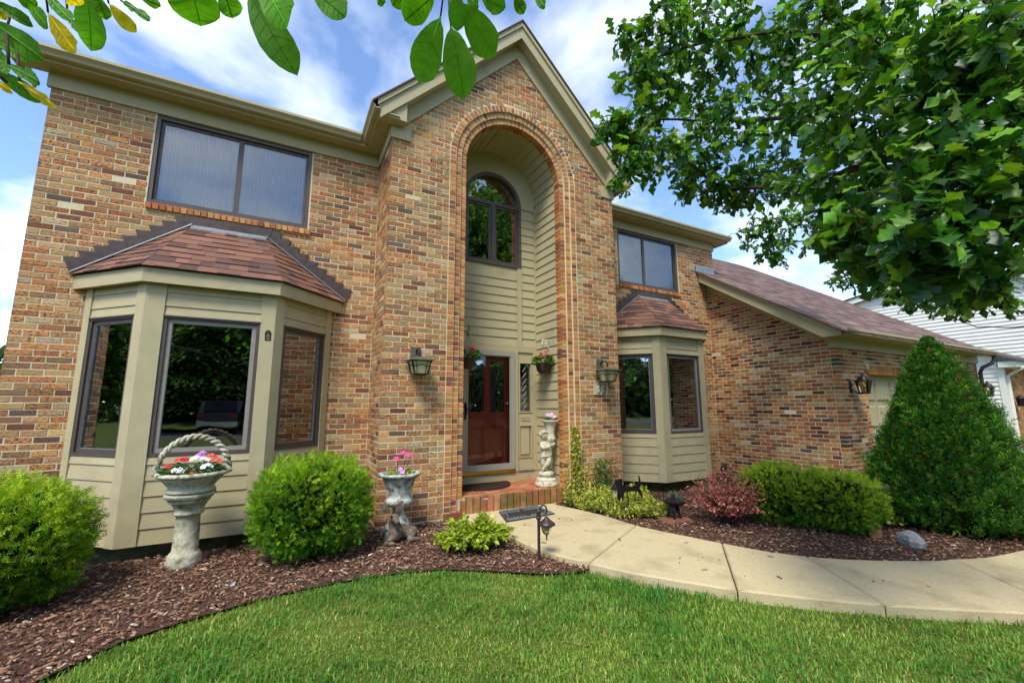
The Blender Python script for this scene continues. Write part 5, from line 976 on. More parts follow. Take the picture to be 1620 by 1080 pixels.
def blob_points(n, blobs, inner=.0):       # points on the outside of a union of ellipsoids (c, r), with outward normals
    out = []; nr = []; need = n; wts = np.array([b[1][0]*b[1][2] for b in blobs]); wts = wts/wts.sum()
    while need > 0:
        k = rng.choice(len(blobs), size=need*2, p=wts); d = rdir(need*2); C = np.array([b[0] for b in blobs])[k]; Rr = np.array([b[1] for b in blobs])[k]; p4 = np.array([b[2] if len(b) > 2 else 2. for b in blobs])[k]
        s = (np.abs(d)**p4[:, None]).sum(1)**(-1/p4); p = C+d*s[:, None]*Rr; nn_ = np.sign(d)*np.abs(d*s[:, None])**(p4[:, None]-1)/Rr; nn_ /= np.linalg.norm(nn_, axis=1, keepdims=True)
        ok = p[:, 2] > .015
        for j, b in enumerate(blobs): q = (np.abs((p-np.array(b[0]))/np.array(b[1]))**(b[2] if len(b) > 2 else 2.)).sum(1); ok &= (k == j) | (q > .93)
        out.append(p[ok]); nr.append(nn_[ok]); need -= ok.sum()
    return np.concatenate(out)[:n], np.concatenate(nr)[:n]
def lump(p, amp, f=6.):
    return amp*(np.sin(p[:, 0]*f+1)*np.sin(p[:, 1]*f*1.1+2)*np.sin(p[:, 2]*f*.9)+.6*np.sin(p[:, 0]*f*2.3)*np.sin(p[:, 1]*f*2.1+1)*np.sin(p[:, 2]*f*2.2+.5))
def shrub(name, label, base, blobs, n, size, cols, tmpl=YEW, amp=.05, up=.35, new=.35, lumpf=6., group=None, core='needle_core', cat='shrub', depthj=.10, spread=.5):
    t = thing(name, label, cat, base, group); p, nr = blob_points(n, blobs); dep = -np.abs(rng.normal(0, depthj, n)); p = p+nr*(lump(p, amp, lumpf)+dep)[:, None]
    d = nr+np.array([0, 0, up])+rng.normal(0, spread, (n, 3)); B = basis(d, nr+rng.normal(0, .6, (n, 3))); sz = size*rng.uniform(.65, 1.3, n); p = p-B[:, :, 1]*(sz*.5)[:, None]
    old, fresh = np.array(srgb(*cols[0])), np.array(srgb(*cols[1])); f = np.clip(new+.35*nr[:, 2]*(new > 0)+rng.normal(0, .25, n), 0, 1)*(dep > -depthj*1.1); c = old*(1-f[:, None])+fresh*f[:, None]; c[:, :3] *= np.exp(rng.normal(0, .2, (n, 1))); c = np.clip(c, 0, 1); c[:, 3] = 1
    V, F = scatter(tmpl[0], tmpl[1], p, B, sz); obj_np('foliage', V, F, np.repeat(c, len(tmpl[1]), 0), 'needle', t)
    m = MB()
    for b in blobs:
        c0, r0 = np.array(b[0]), np.array(b[1])*.80
        m.lathe([(max(.001, math.sin(math.pi*j/10)**(.8)), -math.cos(math.pi*j/10)) for j in range(11)], (0, 0, 0), 16, wob=lambda a, i, h: 1+.08*math.sin(3*a+i)); k = len(m.v)-16*11
        m.v[k:] = [tuple(np.array([c0[0]+r0[0]*q[0], c0[1]+r0[1]*q[1], max(.03, c0[2]+r0[2]*q[2])])) for q in m.v[k:]]
    obj('dark_core', m, core, t, True)  # solid dark hull added to stop the view through the foliage
    m = MB()
    for k in range(5): a = k*1.3; c = np.array(base); m.tube([c+np.array([.03*math.cos(a), .03*math.sin(a), -.03]), c+np.array([.12*math.cos(a), .12*math.sin(a), .25])], [.018, .01], 6)
    obj('stem', m, 'bark', t); return t
YC = [(58, 116, 20), (184, 208, 42)]
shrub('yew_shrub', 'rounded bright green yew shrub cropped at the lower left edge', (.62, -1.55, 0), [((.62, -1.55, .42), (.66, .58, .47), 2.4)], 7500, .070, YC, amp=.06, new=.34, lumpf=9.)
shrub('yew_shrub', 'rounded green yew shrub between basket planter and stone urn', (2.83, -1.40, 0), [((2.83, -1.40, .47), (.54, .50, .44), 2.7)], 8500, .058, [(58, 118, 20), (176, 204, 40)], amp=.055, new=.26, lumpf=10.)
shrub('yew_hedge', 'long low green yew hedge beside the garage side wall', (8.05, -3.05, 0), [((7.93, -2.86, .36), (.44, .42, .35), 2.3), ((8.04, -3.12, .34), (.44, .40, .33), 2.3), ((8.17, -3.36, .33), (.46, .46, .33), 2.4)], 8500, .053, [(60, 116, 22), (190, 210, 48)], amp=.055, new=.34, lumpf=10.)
# cone-shaped arborvitae
ac = np.array([9.46, -3.95, 0]); n = 23000; h = rng.uniform(0, 1, n)**.8; prof = lambda t: .80*np.where(t < .12, .86+t*1.2, np.clip((1-t)/.88, 0, 1)**.76)
a = rng.uniform(0, 2*np.pi, n); r = prof(h)*(1+.06*np.sin(a*3+h*9)+.07*np.sin(a*9-h*17)*np.sin(h*23+a*2)+.05*np.sin(h*44+a*13)*np.sin(a*17)); dep = -np.abs(rng.normal(0, .08, n)); dep = np.where(rng.uniform(size=n) < .03, rng.uniform(0, .07, n), dep); rr = np.maximum(r+dep, .01); p = np.c_[ac[0]+rr*np.cos(a), ac[1]+rr*np.sin(a), .05+h*2.14]
nr = np.c_[np.cos(a), np.sin(a), np.full(n, .35)]; tv = thing('arborvitae', 'tall dense cone shaped evergreen in front of the garage door', 'evergreen', ac)
d = nr*.8+np.array([0, 0, .75])+rng.normal(0, .4, (n, 3)); B = basis(d, nr+rng.normal(0, .5, (n, 3))); sz = .076*rng.uniform(.6, 1.3, n); c = vary(srgb(52, 102, 26), n, .3, .1); f = (rng.uniform(size=n) < .22)[:, None]; c = np.where(f, vary(srgb(112, 158, 44), n, .2), c); br_ = rng.uniform(size=n) < .03; c[br_] = vary(srgb(112, 84, 40), n, .2)[br_]
V, F = scatter(THUJA[0], THUJA[1], p-B[:, :, 1]*(sz*.5)[:, None], B, sz); obj_np('foliage', V, F, np.repeat(c, len(THUJA[1]), 0), 'needle', tv)
obj('dark_core', MB().lathe([(float(prof(np.array(t)))*.80+.002, .05+t*2.04) for t in np.linspace(0, 1, 14)], ac, 18), 'needle_core', tv, True); obj('trunk', MB().tube([ac, ac+Z_*.4], .06, 8), 'bark', tv)  # the dark inner cone is an added solid that closes gaps between sprays
# barberry, spirea, euonymus
def twiggy(name, label, c, rx, ry, h, nst, nl, lsize, cols, cat='shrub', arch=.5, mat='leaf'):
    t = thing(name, label, cat, c); m = MB(); P = []; Dd = []; c = np.asarray(c, float)
    for k in range(nst):
        a = rng.uniform(0, 6.28); r = math.sqrt(rng.uniform(.05, 1)); tip = c+np.array([rx*r*math.cos(a), ry*r*math.sin(a), h*(1-.55*r*r)*rng.uniform(.6, 1.1)]); mid = c*.55+tip*.45+Z_*(.10*h+arch*.2*h); pts = [c+np.array([.03*math.cos(a), .03*math.sin(a), 0]), mid, tip]; m.tube(pts, [.005, .003, .0015], 4)
        for s in np.sort(rng.uniform(.25, 1.05, nl)):
            q = (1-s)**2*pts[0]+2*s*(1-s)*mid+s*s*tip; dd = unit(tip-mid)+rdir(1)[0]*.9; P.append(q+rdir(1)[0]*.012); Dd.append(dd)
    obj('stems', m, 'bark', t); P = np.array(P); n = len(P); col = np.array([srgb(*q[:3]) for q in cols])[rng.choice(len(cols), n, p=[q[3] for q in cols])]; col[:, :3] *= np.exp(rng.normal(0, .2, (n, 1))); leaves('foliage', mat, t, P, np.array(Dd), lsize*rng.uniform(.6, 1.25, n), np.clip(col, 0, 1)); return t
twiggy('barberry_shrub', 'reddish pink barberry shrub beside the path near the bay', at(1150, 828, Z=0), .50, .42, .66, 170, 26, .032, [(216, 124, 124, .38), (190, 92, 92, .22), (222, 158, 138, .18), (146, 134, 74, .14), (104, 104, 58, .08)])
twiggy('spirea_shrub', 'low yellow green spirea shrub at the corner of the path', at(752, 868, Z=0), .40, .30, .30, 120, 30, .050, [(176, 190, 50, .42), (146, 170, 46, .34), (196, 202, 84, .16), (112, 140, 42, .08)])
sp = at(772, 815, Z=.33); m = MB()
for k in range(14): flower_mesh(m, np.array([4.60, -1.55, .36])+rdir(1)[0]*[.025, .025, .01], .010, (0, -.5, 1), srgb(196, 120, 150))
tag(obj('spirea_blossom', m, 'petal'), 'small dusty pink flower head above the low spirea', 'flower')
eu = thing('euonymus', 'yellow and green variegated groundcover with a vine climbing the pier', 'groundcover', (6.5, -1.3, 0)); P = []; Dd = []
epoly = [(6.06, -.92), (7.15, -.92), (7.25, -1.35), (7.10, -1.75), (6.95, -2.10), (6.55, -2.02), (6.25, -1.75), (6.10, -1.40)]
q = rng.uniform([6.0, -2.2], [7.3, -.88], (26000, 2)); q = q[inpoly(q[:, 0], q[:, 1], epoly)][:13000]; hh = .13+.09*np.sin(q[:, 0]*9+1)*np.sin(q[:, 1]*8)+.10*np.clip((q[:, 1]+1.5), 0, .6)+.05*np.sin(q[:, 0]*23)*np.sin(q[:, 1]*21)
P = np.c_[q, np.clip(hh, .04, None)*rng.uniform(.25, 1.08, len(q))+.01]; v = 1500; zz_ = rng.uniform(.1, 1.08, v)**1.1; P = np.r_[P, np.c_[6.34+rng.normal(0, .02+.11*(1.1-zz_), v), YT-.02-rng.uniform(0, .07, v)*(1.3-zz_), zz_]]; v = 900; zz_ = rng.uniform(.1, .62, v); P = np.r_[P, np.c_[6.78+rng.normal(0, .10, v), YT-.05-rng.uniform(0, .14, v), zz_]]
n = len(P); cols = np.array([srgb(212, 206, 84), srgb(190, 192, 70), srgb(226, 220, 130), srgb(72, 112, 50), srgb(104, 136, 58)])[rng.choice(5, n, p=[.32, .26, .14, .14, .14])]; dk = P[:, 0] > 6.6; dk &= (P[:, 1] > YT-.2) & (P[:, 2] > .2); cols[dk & (rng.uniform(size=n) < .8)] = srgb(66, 108, 52); cols[:, :3] *= np.exp(rng.normal(0, .18, (n, 1)))
leaves('foliage', 'leaf', eu, P, rdir(n)+np.array([0, -.2, .5]), .034*rng.uniform(.6, 1.3, n), np.clip(cols, 0, 1))
m = MB(); m.tube([(6.36, YT-.03, 0), (6.33, YT-.03, .4), (6.35, YT-.02, .75), (6.34, YT-.015, 1.05)], [.01, .008, .005, .002], 5)
for k in range(60): a = rng.uniform([6.1, -2.0], [7.1, -.95]); b = a+rng.normal(0, .15, 2); m.tube([(a[0], a[1], 0), ((a[0]+b[0])/2, (a[1]+b[1])/2, .12), (b[0], b[1], .14)], .004, 4)
obj('stems', m, 'bark', eu)
# a few weeds and ferns on the right bed
twiggy('fern_clump', 'pale green ferny clump beneath the bench by the hedge', (8.80, -3.55, 0), .20, .18, .26, 30, 22, .045, [(150, 176, 60, .6), (110, 146, 50, .4)], 'fern'); twiggy('pale_perennial', 'pale yellow green plant behind the hedge at the garage corner', (10.05, -2.72, 0), .4, .3, .45, 50, 20, .05, [(170, 176, 80, .5), (120, 150, 60, .5)], 'plant')

# ------------------------------------------------------------------ magnolia bough overhead at the upper left
mg = thing('magnolia_tree', 'magnolia bough with large glossy leaves hanging over the upper left', 'tree', (-1.6, -6.6, 0))
MT = leaf_template([0, .05, .14, .26, .40, .54, .68, .80, .89, .95, 1.0], [.012, .03, .115, .185, .245, .285, .30, .27, .20, .11, .0], .12, .10)
ML = [(-10, 3, 44, 36, 22, 0), (39, -3, 72, 38, 20, 0), (75, -5, 110, 31, 26, 0), (76, 21, 118, 82, 32, 1), (138, -16, 148, 77, 48, 0), (152, -8, 168, 30, 22, 0), (172, 6, 214, 50, 24, 1), (192, 2, 235, 29, 19, 0), (220, -5, 255, 11, 18, 0), (107, 26, 125, 50, 12, 0), (-14, 33, 62, 90, 40, 0), (-6, 64, 42, 92, 22, 0), (-14, 68, 8, 108, 26, 0), (14, 105, 57, 124, 20, 0), (-14, 108, 62, 158, 28, 0), (31, 130, 83, 166, 22, 1), (-8, 126, 16, 145, 12, 1), (-10, 6, 8, 32, 16, 1), (296, -52, 316, 39, 80, 0), (352, -20, 369, 30, 44, 0), (392, -14, 460, 105, 58, 0), (412, -30, 448, 28, 58, 0), (490, -22, 547, 26, 48, 0), (600, -8, 606, 10, 16, 0), (645, -26, 618, 10, 30, 0), (688, -8, 640, 35, 50, 0), (697, 27, 663, 129, 58, 0), (713, 42, 738, 144, 60, 0), (731, 4, 782, 89, 58, 0), (722, -18, 724, 48, 32, 0), (738, -6, 756, 10, 20, 0), (760, -5, 797, 13, 30, 0), (814, -8, 828, 22, 22, 0), (847, -8, 860, 9, 16, 0), (20, -15, 60, 12, 26, 0), (100, -15, 128, 10, 26, 1), (2, 78, -18, 130, 24, 0), (255, -14, 235, -2, 16, 0)]
twigs = MB()
for k, (x0, y0, x1, y1, w, yl) in enumerate(ML):
    L = math.hypot(x1-x0, y1-y0); dist = .92+.16*math.sin(k*2.3) if x0 < 560 else 1.08+.05*math.sin(k*1.7)
    a, b = atd(x0, y0, dist), atd(x1, y1, dist+rng.uniform(-.03, .04)); ln = np.linalg.norm(b-a); y_ = (b-a)/ln; view = unit(CAM-a); x_ = unit(np.cross(y_, view+.35*rdir(1)[0])); z_ = np.cross(x_, y_); wk = (w*.88*dist/FPX)/(2*.30)
    cu, tw2, sk = rng.uniform(.2, 2.2), rng.normal(0, .35), rng.uniform(.85, 1.15); V = np.array([a+x_*q[0]*wk*(sk if q[0] > 0 else 2-sk)+y_*q[1]*ln+z_*(q[2]*ln*cu+q[0]*wk*tw2*q[1]+.004*math.sin(q[1]*17+q[0]*9)*(abs(q[0]) > .05)) for q in MT[0]]); m = MB(); base = np.array(srgb(196, 176, 40) if yl else srgb(96, 156, 28)); base[:3] *= math.exp(rng.normal(0, .15)); base = tuple(np.clip(base, 0, 1)); m.add(V, [tuple(f) for f in MT[1]], base)
    rib = MB(); ctr = [V[3*i+1]+z_*.0012 for i in range(len(MT[0])//3)]; rib.tube(ctr, [.0014]*9+[.0008, .0004], 5, tuple(np.clip(np.array(base)*1.5, 0, 1)))
    for i in range(2, 9):
        for s in (0, 2): e = V[3*min(i+1, 10)+s]*.85+V[3*min(i+1, 10)+1]*.15; rib.tube([V[3*i+1]+z_*.0008, e+z_*.001], .0004, 4, tuple(np.clip(np.array(base)*1.3, 0, 1)))
    lf = obj('leaf', m, 'magnolia_leaf', mg, True); obj('vein', rib, 'magnolia_leaf', lf); twigs.tube([a, a+view*-.01+Z_*.06-y_*.03], [.0022, .003], 5)
tp = [atd(-260, 60, 1.0), atd(-120, 10, .98), atd(0, -35, .95), atd(140, -40, .95), atd(300, -75, .97), atd(480, -50, 1.0), atd(620, -60, 1.08), atd(720, -40, 1.1), atd(860, -40, 1.1)]; twigs.tube(tp, [.014, .012, .010, .009, .008, .007, .006, .005, .003], 8); twigs.tube([atd(-120, 10, .98), atd(-50, 70, .95), atd(-10, 110, .93), atd(10, 130, .93)], [.008, .006, .004, .003], 6)
V_ = []; F_ = []; C_ = []
for k in range(56):        # the rest of the bough, above the frame
    x0 = rng.uniform(-220, 860); y0 = rng.uniform(-150, -45); a = atd(x0, y0, rng.uniform(.9, 1.25)); y_ = unit(rdir(1)[0]*.7+np.array([0, .1, -.35])); x_ = unit(np.cross(y_, rdir(1)[0]+Z_)); z_ = np.cross(x_, y_); ln = rng.uniform(.09, .15)
    if pix(a+y_*ln)[1] > -8: continue
    V_.append([a+x_*q[0]*ln*.9+y_*q[1]*ln+z_*q[2]*ln for q in MT[0]]); F_.append(MT[1]+len(MT[0])*(len(V_)-1)); C_ += [srgb(96, 156, 28)]*len(MT[1]); twigs.tube([a, a-y_*.03+Z_*.02], [.002, .003], 4)
kind(obj_np('upper_leaves', np.array(V_), np.array(F_), np.array(C_), 'magnolia_leaf', mg, True), 'stuff')
obj('branch', twigs, 'bark', mg, True); obj('trunk', MB().tube([(-1.6, -6.6, -.1), (-1.62, -6.58, 1.2), (-1.5, -6.55, 2.3), (-.9, -6.45, 2.75), (-.2, -6.3, 2.7), tuple(tp[0]*.5+np.array([-.2, -6.3, 2.7])*.5+np.array([0, 0, .08])), tuple(tp[0])], [.10, .085, .06, .035, .024, .018, .014], 12), 'bark', mg, True)

# ------------------------------------------------------------------ oak with its crown over the right
ok_ = thing('oak_tree', 'leafy oak whose low boughs fill the upper right', 'tree', (7.3, -6.9, 0))
OT = leaf_template([0, .10, .18, .27, .36, .46, .55, .66, .76, .87, .95, 1.0], [.012, .06, .16, .085, .25, .12, .33, .16, .34, .17, .16, .0], .22, .18, .015)
limb = [[(1800, 380, 2.6), (1700, 300, 2.4), (1580, 240, 2.3), (1400, 250, 2.7), (1280, 295, 3.5), (1150, 300, 4.3), (1060, 240, 4.0)], [(1700, 300, 2.4), (1640, 150, 2.3), (1500, 130, 2.4), (1340, 60, 3.1), (1240, 50, 3.7), (1100, 70, 4.2), (1015, 100, 4.2)], [(1580, 240, 2.3), (1500, 330, 2.15), (1420, 400, 2.2), (1360, 420, 2.5)], [(1400, 250, 2.7), (1290, 190, 3.5), (1180, 190, 4.1), (1040, 190, 3.9), (985, 240, 3.7)], [(1800, 380, 2.6), (1680, 420, 3.6), (1540, 440, 5.2), (1400, 440, 6.4), (1290, 380, 7), (1195, 390, 7)], [(1680, 420, 3.6), (1640, 517, 3.2), (1545, 517, 3.2), (1500, 500, 3.2), (1455, 473, 3.2)], [(1640, 150, 2.3), (1600, 40, 2.5), (1500, -60, 2.8), (1380, -120, 3.2)], [(1340, 60, 3.1), (1300, -60, 3.4), (1180, -90, 3.9)]]
LP_ = []; 
for i, L in enumerate(limb):
    pts = [atd(*q) for q in L]; r0 = .050 if i in (0,) else .036 if i in (1, 4) else .006 if i == 5 else .024; n = len(pts); m = MB(); fine_ = []
    for j in range(n-1):
        for s in range(5): f = s/5; fine_.append(pts[j]*(1-f)+pts[j+1]*f+rdir(1)[0]*(.012 if i != 5 else .006))
    fine_.append(pts[-1]); m.tube(fine_, list(np.linspace(r0, r0*.2, len(fine_))), 8); obj('branch', m, 'bark', ok_, True)
    if i != 5: LP_ += fine_
LP_ = np.array(LP_); st_ = atd(1800, 380, 2.6); obj('trunk', MB().tube([(7.3, -6.9, -.1), (7.25, -6.85, 1.), (7.1, -6.75, 2.), (6.6, -6.5, 2.7), (5.8, -6.2, 2.75), tuple(st_)], [.20, .17, .15, .10, .06, .042], 14), 'bark', ok_, True)
CL = [(1010, 55, 4.2, 42), (1060, 35, 4.1, 50), (1005, 120, 4.1, 36), (1050, 105, 4.1, 48), (1110, 50, 4.1, 55), (1160, 20, 4.1, 55), (1030, 165, 3.9, 36), (990, 205, 3.7, 30), (955, 205, 3.6, 16), (1000, 255, 3.7, 36), (1045, 245, 3.8, 44), (985, 285, 3.7, 22), (1090, 150, 4.2, 40), (1100, 225, 4.0, 48), (1140, 105, 4.2, 55), (1150, 180, 4.1, 50), (1150, 260, 4.1, 52), (1210, 55, 3.9, 58), (1205, 140, 4.1, 58), (1205, 220, 4.0, 56), (1210, 290, 4.2, 40), (1095, 285, 4.4, 34), (1150, 308, 4.4, 26), (1265, 40, 3.6, 60), (1265, 125, 3.6, 60), (1265, 205, 3.5, 60), (1272, 285, 3.4, 48), (1325, 40, 3.1, 62), (1325, 130, 3.1, 62), (1325, 215, 2.9, 62), (1322, 300, 2.7, 56), (1335, 360, 2.6, 46), (1385, 60, 2.7, 66), (1385, 150, 2.6, 66), (1385, 240, 2.5, 66), (1385, 325, 2.4, 62), (1375, 395, 2.5, 52), (1455, 60, 2.4, 70), (1455, 150, 2.3, 70), (1455, 240, 2.1, 70), (1455, 330, 2.0, 66), (1440, 405, 2.1, 52), (1525, 60, 2.1, 74), (1525, 160, 2.1, 74), (1525, 250, 2.0, 72), (1525, 340, 1.9, 66), (1505, 415, 2.0, 46), (1600, 60, 2.0, 76), (1600, 160, 2.0, 76), (1600, 260, 1.9, 74), (1600, 350, 1.9, 66), (1545, 455, 2.8, 34), (1195, 365, 7, 30), (1225, 395, 7, 32), (1245, 350, 7, 32), (1285, 375, 7, 34), (1305, 335, 7, 38), (1340, 410, 6.5, 38), (1330, 440, 6.4, 22), (1375, 440, 6.3, 30), (1420, 465, 6, 28), (1465, 470, 6, 30), (1520, 480, 5.4, 26), (1580, 470, 5, 34), (1680, 100, 2.2, 80), (1680, 250, 2.2, 80), (1700, 400, 2.4, 70), (1450, -60, 2.8, 90), (1250, -60, 3.6, 90), (1100, -40, 4.2, 70)]
LPos = []; LDir = []; LCol = []; tw_ = MB(); LSz = []
for (x, y, d, rp) in CL:
    for layer in range(2 if d < 5 else 1):
        dd = d*(1+.38*layer)+.15*layer; c0 = atd(x, y, dd); rad = rp*dd/FPX; nt = int((17 if layer == 0 else 13) if d < 5 else 30)
        if rp < 25: nt = max(4, nt//3)
        for k in range(nt):
            tip = c0+rdir(1)[0]*rad*(rng.uniform()**.45)*np.array([1, 1, .95]); src = LP_[np.argmin(((LP_-tip)**2).sum(1))]; ax = unit(tip-src+np.array([0, 0, .001]))
            if np.linalg.norm(tip-src) < 1.1 and rp > 24: tw_.tube([src*.35+tip*.65-Z_*.02, tip], [.004, .002], 4)
            for j in range(rng.integers(5, 8)): LPos.append(tip-ax*.02*j); LDir.append(unit(ax*.55+rdir(1)[0]*.95-Z_*.25)); LSz.append(rng.uniform(.075, .15)); LCol.append(0 if rng.uniform() < .62 else 1)
LPos = np.array(LPos); LDir = np.array(LDir); LSz = np.array(LSz); n = len(LPos); LCol = np.array(LCol)
col = np.where(LCol[:, None] == 0, vary(srgb(54, 98, 34), n, .28, .08), vary(srgb(112, 152, 44), n, .24, .08)); nr = np.array([-.2, -.2, 1.])+rng.normal(0, .55, (n, 3)); B = basis(LDir, nr); V, F = scatter(OT[0], OT[1], LPos, B, np.stack([LSz*rng.uniform(.75, 1.15, n), LSz, LSz*rng.uniform(.2, 2.2, n)], 1)); nf = len(OT[1])
PX = pix(V[:, 16, :]); dz = (LPos-CAM)@_fw; big_ = np.where((PX[:, 0] > 0) & (PX[:, 0] < 1620) & (PX[:, 1] > 0) & (dz > .4), LSz/np.maximum(dz, .3), 0); sel = np.zeros(n, bool); sel[np.argsort(-big_)[:300]] = True
for i in np.nonzero(sel)[0]: obj_np('leaf', V[i], OT[1][None], np.repeat(col[i][None], nf, 0), 'oak_leaf', ok_, True)
r_ = ~sel; OL = leaf_template([0, .18, .30, .45, .56, .72, .84, 1.0], [.012, .15, .09, .26, .14, .34, .19, .0], .22, .18, .015); V2, F2 = scatter(OL[0], OL[1], LPos[r_], B[r_], np.stack([LSz*rng.uniform(.75, 1.15, n), LSz, LSz*rng.uniform(.2, 2.2, n)], 1)[r_]); kind(obj_np('crown', V2, F2, np.repeat(col[r_], len(OL[1]), 0), 'oak_leaf', ok_, True), 'stuff'); kind(obj('twigs', tw_, 'bark', ok_), 'stuff')

# ------------------------------------------------------------------ neighbouring house on the right
NX = 23.; nb_ = thing('neighbor_house', 'white sided house with brick front partly seen beyond the garage', 'house', (NX+3, 0, 0)); q = lambda x, y: at(x, y, X=NX)
ap_ = q(1452, 447); l0 = q(1330, 487); r0 = q(1640, 520); sl_l = (ap_[2]-l0[2])/(l0[1]-ap_[1]); yl, yr = ap_[1]+6, ap_[1]-4.5; zl, zr = ap_[2]-sl_l*6, ap_[2]-sl_l*1.1*4.5
zz_ = -.3
while zz_ < ap_[2]-.1:
    z1 = min(zz_+.125, ap_[2]-.02); f = lambda z: (max(yr, ap_[1]-(ap_[2]-z)/(sl_l*1.1)) if z > zr else yr, min(yl, ap_[1]+(ap_[2]-z)/sl_l) if z > zl else yl); a0, b0 = f(zz_); a1, b1 = f(z1)
    if b0-a0 > .15: obj('siding_board', MB().hexa([(NX-.03, a0, zz_), (NX+.1, a0, zz_), (NX+.1, b0, zz_), (NX-.03, b0, zz_), (NX-.004, a1, z1), (NX+.1, a1, z1), (NX+.1, b1, z1), (NX-.004, b1, z1)]), 'siding_white', nb_)
    zz_ += .125
for (ya, za, yb, zb) in ((ap_[1], ap_[2], yl+.3, zl-.3*sl_l), (ap_[1], ap_[2], yr-.3, zr-.33*sl_l)):
    obj('rake_board', MB().prism([(NX-.25, ya, za-.06), (NX-.25, yb, zb-.06), (NX-.25, yb, zb+.14), (NX-.25, ya, za+.14)], (.04, 0, 0)), 'siding_white', nb_); obj('roof', MB().prism([(NX-.3, ya, za+.13), (NX-.3, yb, zb+.13), (NX-.3, yb, zb+.19), (NX-.3, ya, za+.19)], (9, 0, 0), srgb(88, 80, 78)), 'shingle', nb_)
NC = at(1594, 640, X=21.); gy = NC[1]; GX0 = 21.; ez = at(1578, 582, X=21.)[2]
zz_ = -.3
while zz_ < ez+.4: obj('siding_board', MB().hexa([(GX0-.03, gy+.08, zz_), (GX0+.1, gy+.08, zz_), (GX0+.1, gy+7, zz_), (GX0-.03, gy+7, zz_), (GX0-.004, gy+.08, zz_+.125), (GX0+.1, gy+.08, zz_+.125), (GX0+.1, gy+7, zz_+.125), (GX0-.004, gy+7, zz_+.125)]), 'siding_white', nb_); zz_ += .125
obj('corner_board', MB().box(GX0-.045, GX0+.12, gy-.045, gy+.08, -.3, ez), 'siding_white', nb_)
bw = MB(); 
for k in range(int((ez+.3)/CW)+1):
    x = GX0+.125-(k % 2)*.1
    while x < GX0+4: bw.box(max(x, GX0+.125)+.005, x+.198, gy-.012, gy+.02, -.3+k*CW+.005, -.3+(k+1)*CW-.005, bcol()); x += LB
nw = obj('front_wall', MB().box(GX0+.10, GX0+4.2, gy, gy+.2, -.3, ez), 'mortar', nb_); kind(obj('brick_courses', bw, 'brick', nw), 'stuff')
obj('eave_box', MB().box(GX0-.2, GX0+5, gy-.35, gy+.01, ez, ez+.16), 'siding_white', nb_); obj('roof', MB().prism([(GX0-.3, gy-.42, ez+.17), (GX0-.3, gy+7, ez+.17+3.4), (GX0-.3, gy+7, ez+.24+3.4), (GX0-.3, gy-.42, ez+.24)], (2.35, 0, 0), srgb(120, 112, 108)).prism([(GX0+2.05, gy-.42, ez+.17), (GX0+2.05, gy+3, ez+.17+1.5), (GX0+2.05, gy+3, ez+.24+1.5), (GX0+2.05, gy-.42, ez+.24)], (3, 0, 0), srgb(120, 112, 108)), 'shingle', nb_)
obj('downspout', MB().tube([(GX0+.3, gy-.38, ez+.02), (GX0+.22, gy-.2, ez-.12), (GX0+.12, gy-.07, ez-.25), (GX0+.12, gy-.07, -.2)], .045, 8), 'siding_white', nb_)
obj('porch_lamp', MB().lathe([(.05, 0), (.08, .02), (.10, .22), (.12, .23), (.02, .33)], (GX0+.55, gy-.15, 1.35), 6), 'black_metal', nb_)

# ------------------------------------------------------------------ trees and a car across the street, mirrored in the windows
QUAD_LEAF = (np.array([(0, 0, 0), (-.3, .5, .08), (0, 1, -.1), (.3, .5, .08)]), np.array([(0, 3, 2, 1)]))
def far_tree(c, h, r, conifer, label, n=30000, col=((84, 122, 48), (156, 184, 80)), name=None):
    c = np.array([c[0], c[1], 0.]); t = thing(name or ('spruce_tree' if conifer else 'shade_tree'), label, 'tree', c); obj('trunk', MB().tube([c, c+Z_*h*.5, c+Z_*h*.9], [h*.022, h*.014, h*.004], 8), 'bark', t)
    if conifer:
        s = rng.uniform(0.03, 1, n)**.8; a = rng.uniform(0, 6.28, n); rr = r*(1-s)*(.55+.45*rng.uniform(size=n)**.4)*(1+.18*np.sin(s*55+2*np.sin(a*3))); p = np.c_[c[0]+rr*np.cos(a), c[1]+rr*np.sin(a), s*h]; d = np.c_[np.cos(a), np.sin(a), rng.uniform(-.6, .2, n)]
        obj('dark_core', MB().lathe([(r*.62*(1-q)+.02, .5+q*h*.93) for q in np.linspace(0, 1, 12)], c, 14), 'needle_core', t, True)  # added solid dark cone, keeps the crown opaque
    else:
        k = 30; cc_ = rdir(k)*rng.uniform(.3, .85, (k, 1))*[r, r, h*.36]+c+[0, 0, h*.58]; i = rng.integers(0, k, n); p = cc_[i]+rdir(n)*(rng.uniform(.5, 1, (n, 1)))*r*.38; d = rdir(n)+[0, 0, -.3]
    cl = np.where((rng.uniform(size=n) < .35)[:, None], vary(srgb(*col[1]), n, .25), vary(srgb(*col[0]), n, .25)); leaves('crown', 'leaf', t, p, d, h*(.021 if conifer else .02)*rng.uniform(.6, 1.3, n)*(1.6 if h < 7 else 1), cl, QUAD_LEAF)
n = 40000; x = rng.uniform(-75, 95, n); yy_ = -46+rng.normal(0, 1.6, n)-np.abs(x-10)*.03; top_ = 8.5+2.2*np.sin(x*.23)+1.4*np.sin(x*.61+1); p = np.c_[x, yy_, top_*rng.uniform(0, 1, n)**.7]
n2 = 26000; th = rng.uniform(1.75, 4.4, n2); rr_ = 62+rng.normal(0, 3, n2); pb = np.c_[5+rr_*np.cos(th), 4+rr_*np.sin(th)*.8, (6.5+2*np.sin(th*9)+1.5*np.sin(th*23))*rng.uniform(0, 1, n2)**.7]
p = np.r_[p, pb]; n = len(p)
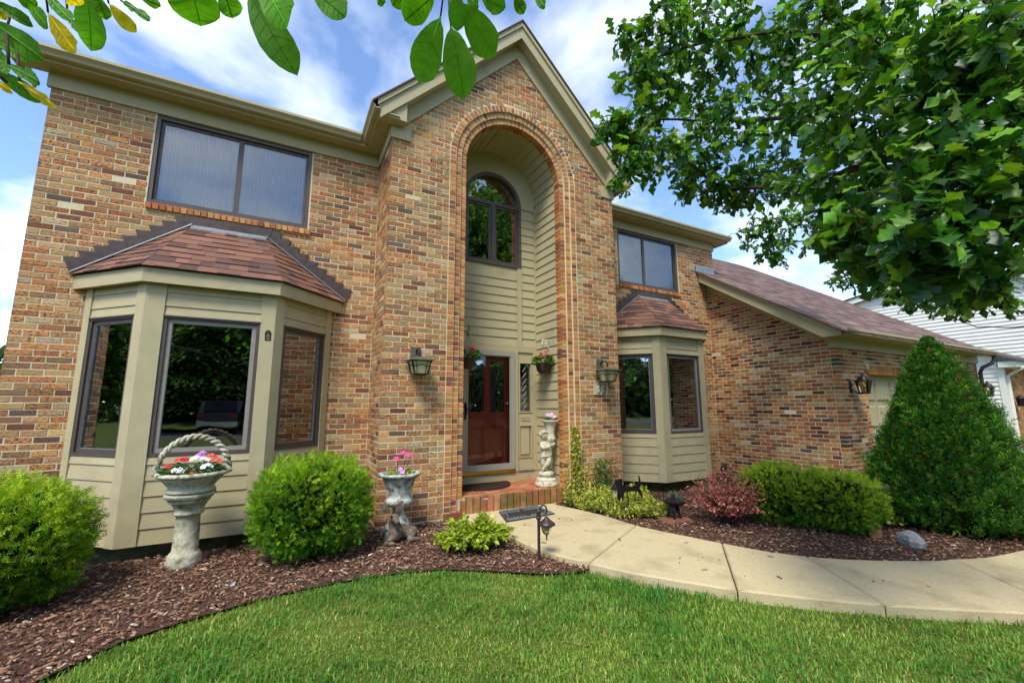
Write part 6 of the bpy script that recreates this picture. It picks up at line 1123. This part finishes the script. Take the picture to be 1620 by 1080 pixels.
kind(leaves('treeline', 'leaf', None, p, rdir(n)+[0, .5, -.3], 1.0*rng.uniform(.6, 1.3, n), np.where((rng.uniform(size=n) < .4)[:, None], vary(srgb(96, 124, 46), n, .25), vary(srgb(46, 74, 28), n, .25)), tmpl=QUAD_LEAF, updir=(0, 1, .6)), 'stuff', 'distant belt of green trees beyond the street')
far_tree((-1.9, -30), 15.5, 5.2, True, 'tall dark spruce across the street mirrored in the left bay window'); far_tree((-9.5, -27), 12, 4.2, True, 'shorter spruce across the street beyond the tall one'); far_tree((14.5, -19.5), 19, 6.5, False, 'broad shade tree across the street mirrored in the arched window', 40000); far_tree((7, -33), 14, 6., False, 'shade tree across the street behind the viewer', 26000); far_tree((31, -22), 13, 6, False, 'shade tree at the far right end of the street', 22000)
far_tree((-9.6, 16.5), 4.3, 3.2, False, 'green tree behind the left end of the house', 14000, ((70, 112, 32), (120, 160, 50))); far_tree((-11, 3.2), 5.5, 2.2, False, 'leafy tree left of the house mirrored in the side pane', 12000, ((60, 96, 30), (110, 150, 46)))
cr_ = thing('parked_car', 'dark sport utility vehicle parked across the street', 'car', (-.6, -25.5, 0)); X0, Y0 = -.6, -25.5
bd = MB(); prof_ = [(-2.3, .45), (-2.3, 1.05), (-1.1, 1.15), (-.6, 1.72), (2.05, 1.75), (2.3, 1.1), (2.3, .45)]; bd.prism([(X0-.9, Y0-y_, z_) for y_, z_ in prof_], (1.8, 0, 0)); obj('body', bd, 'car_paint', cr_)
obj('rear_window', MB().hexa([(X0-.72, Y0-2.29, 1.15), (X0+.72, Y0-2.29, 1.15), (X0+.66, Y0-2.09, 1.62), (X0-.66, Y0-2.09, 1.62), (X0-.72, Y0-2.31, 1.16), (X0+.72, Y0-2.31, 1.16), (X0+.66, Y0-2.11, 1.63), (X0-.66, Y0-2.11, 1.63)]), 'dark', cr_)
obj('windshield', MB().hexa([(X0-.74, Y0+1.11, 1.17), (X0+.74, Y0+1.11, 1.17), (X0+.68, Y0+.62, 1.68), (X0-.68, Y0+.62, 1.68), (X0-.74, Y0+1.13, 1.19), (X0+.74, Y0+1.13, 1.19), (X0+.68, Y0+.64, 1.70), (X0-.68, Y0+.64, 1.70)]), 'dark', cr_)
for s in (-1, 1):
    obj('headlight', MB().box(X0+s*.72-.15, X0+s*.72+.15, Y0+2.28, Y0+2.32, .85, 1.0), 'red_lens', cr_)
    for y_ in (-1.45, 1.45): obj('wheel', MB().tube([(X0+s*.72, Y0+y_, .36), (X0+s*.93, Y0+y_, .36)], .36, 18), 'rubber', cr_)
obj('bumper', MB().box(X0-.92, X0+.92, Y0+2.27, Y0+2.36, .42, .68), 'chrome', cr_)
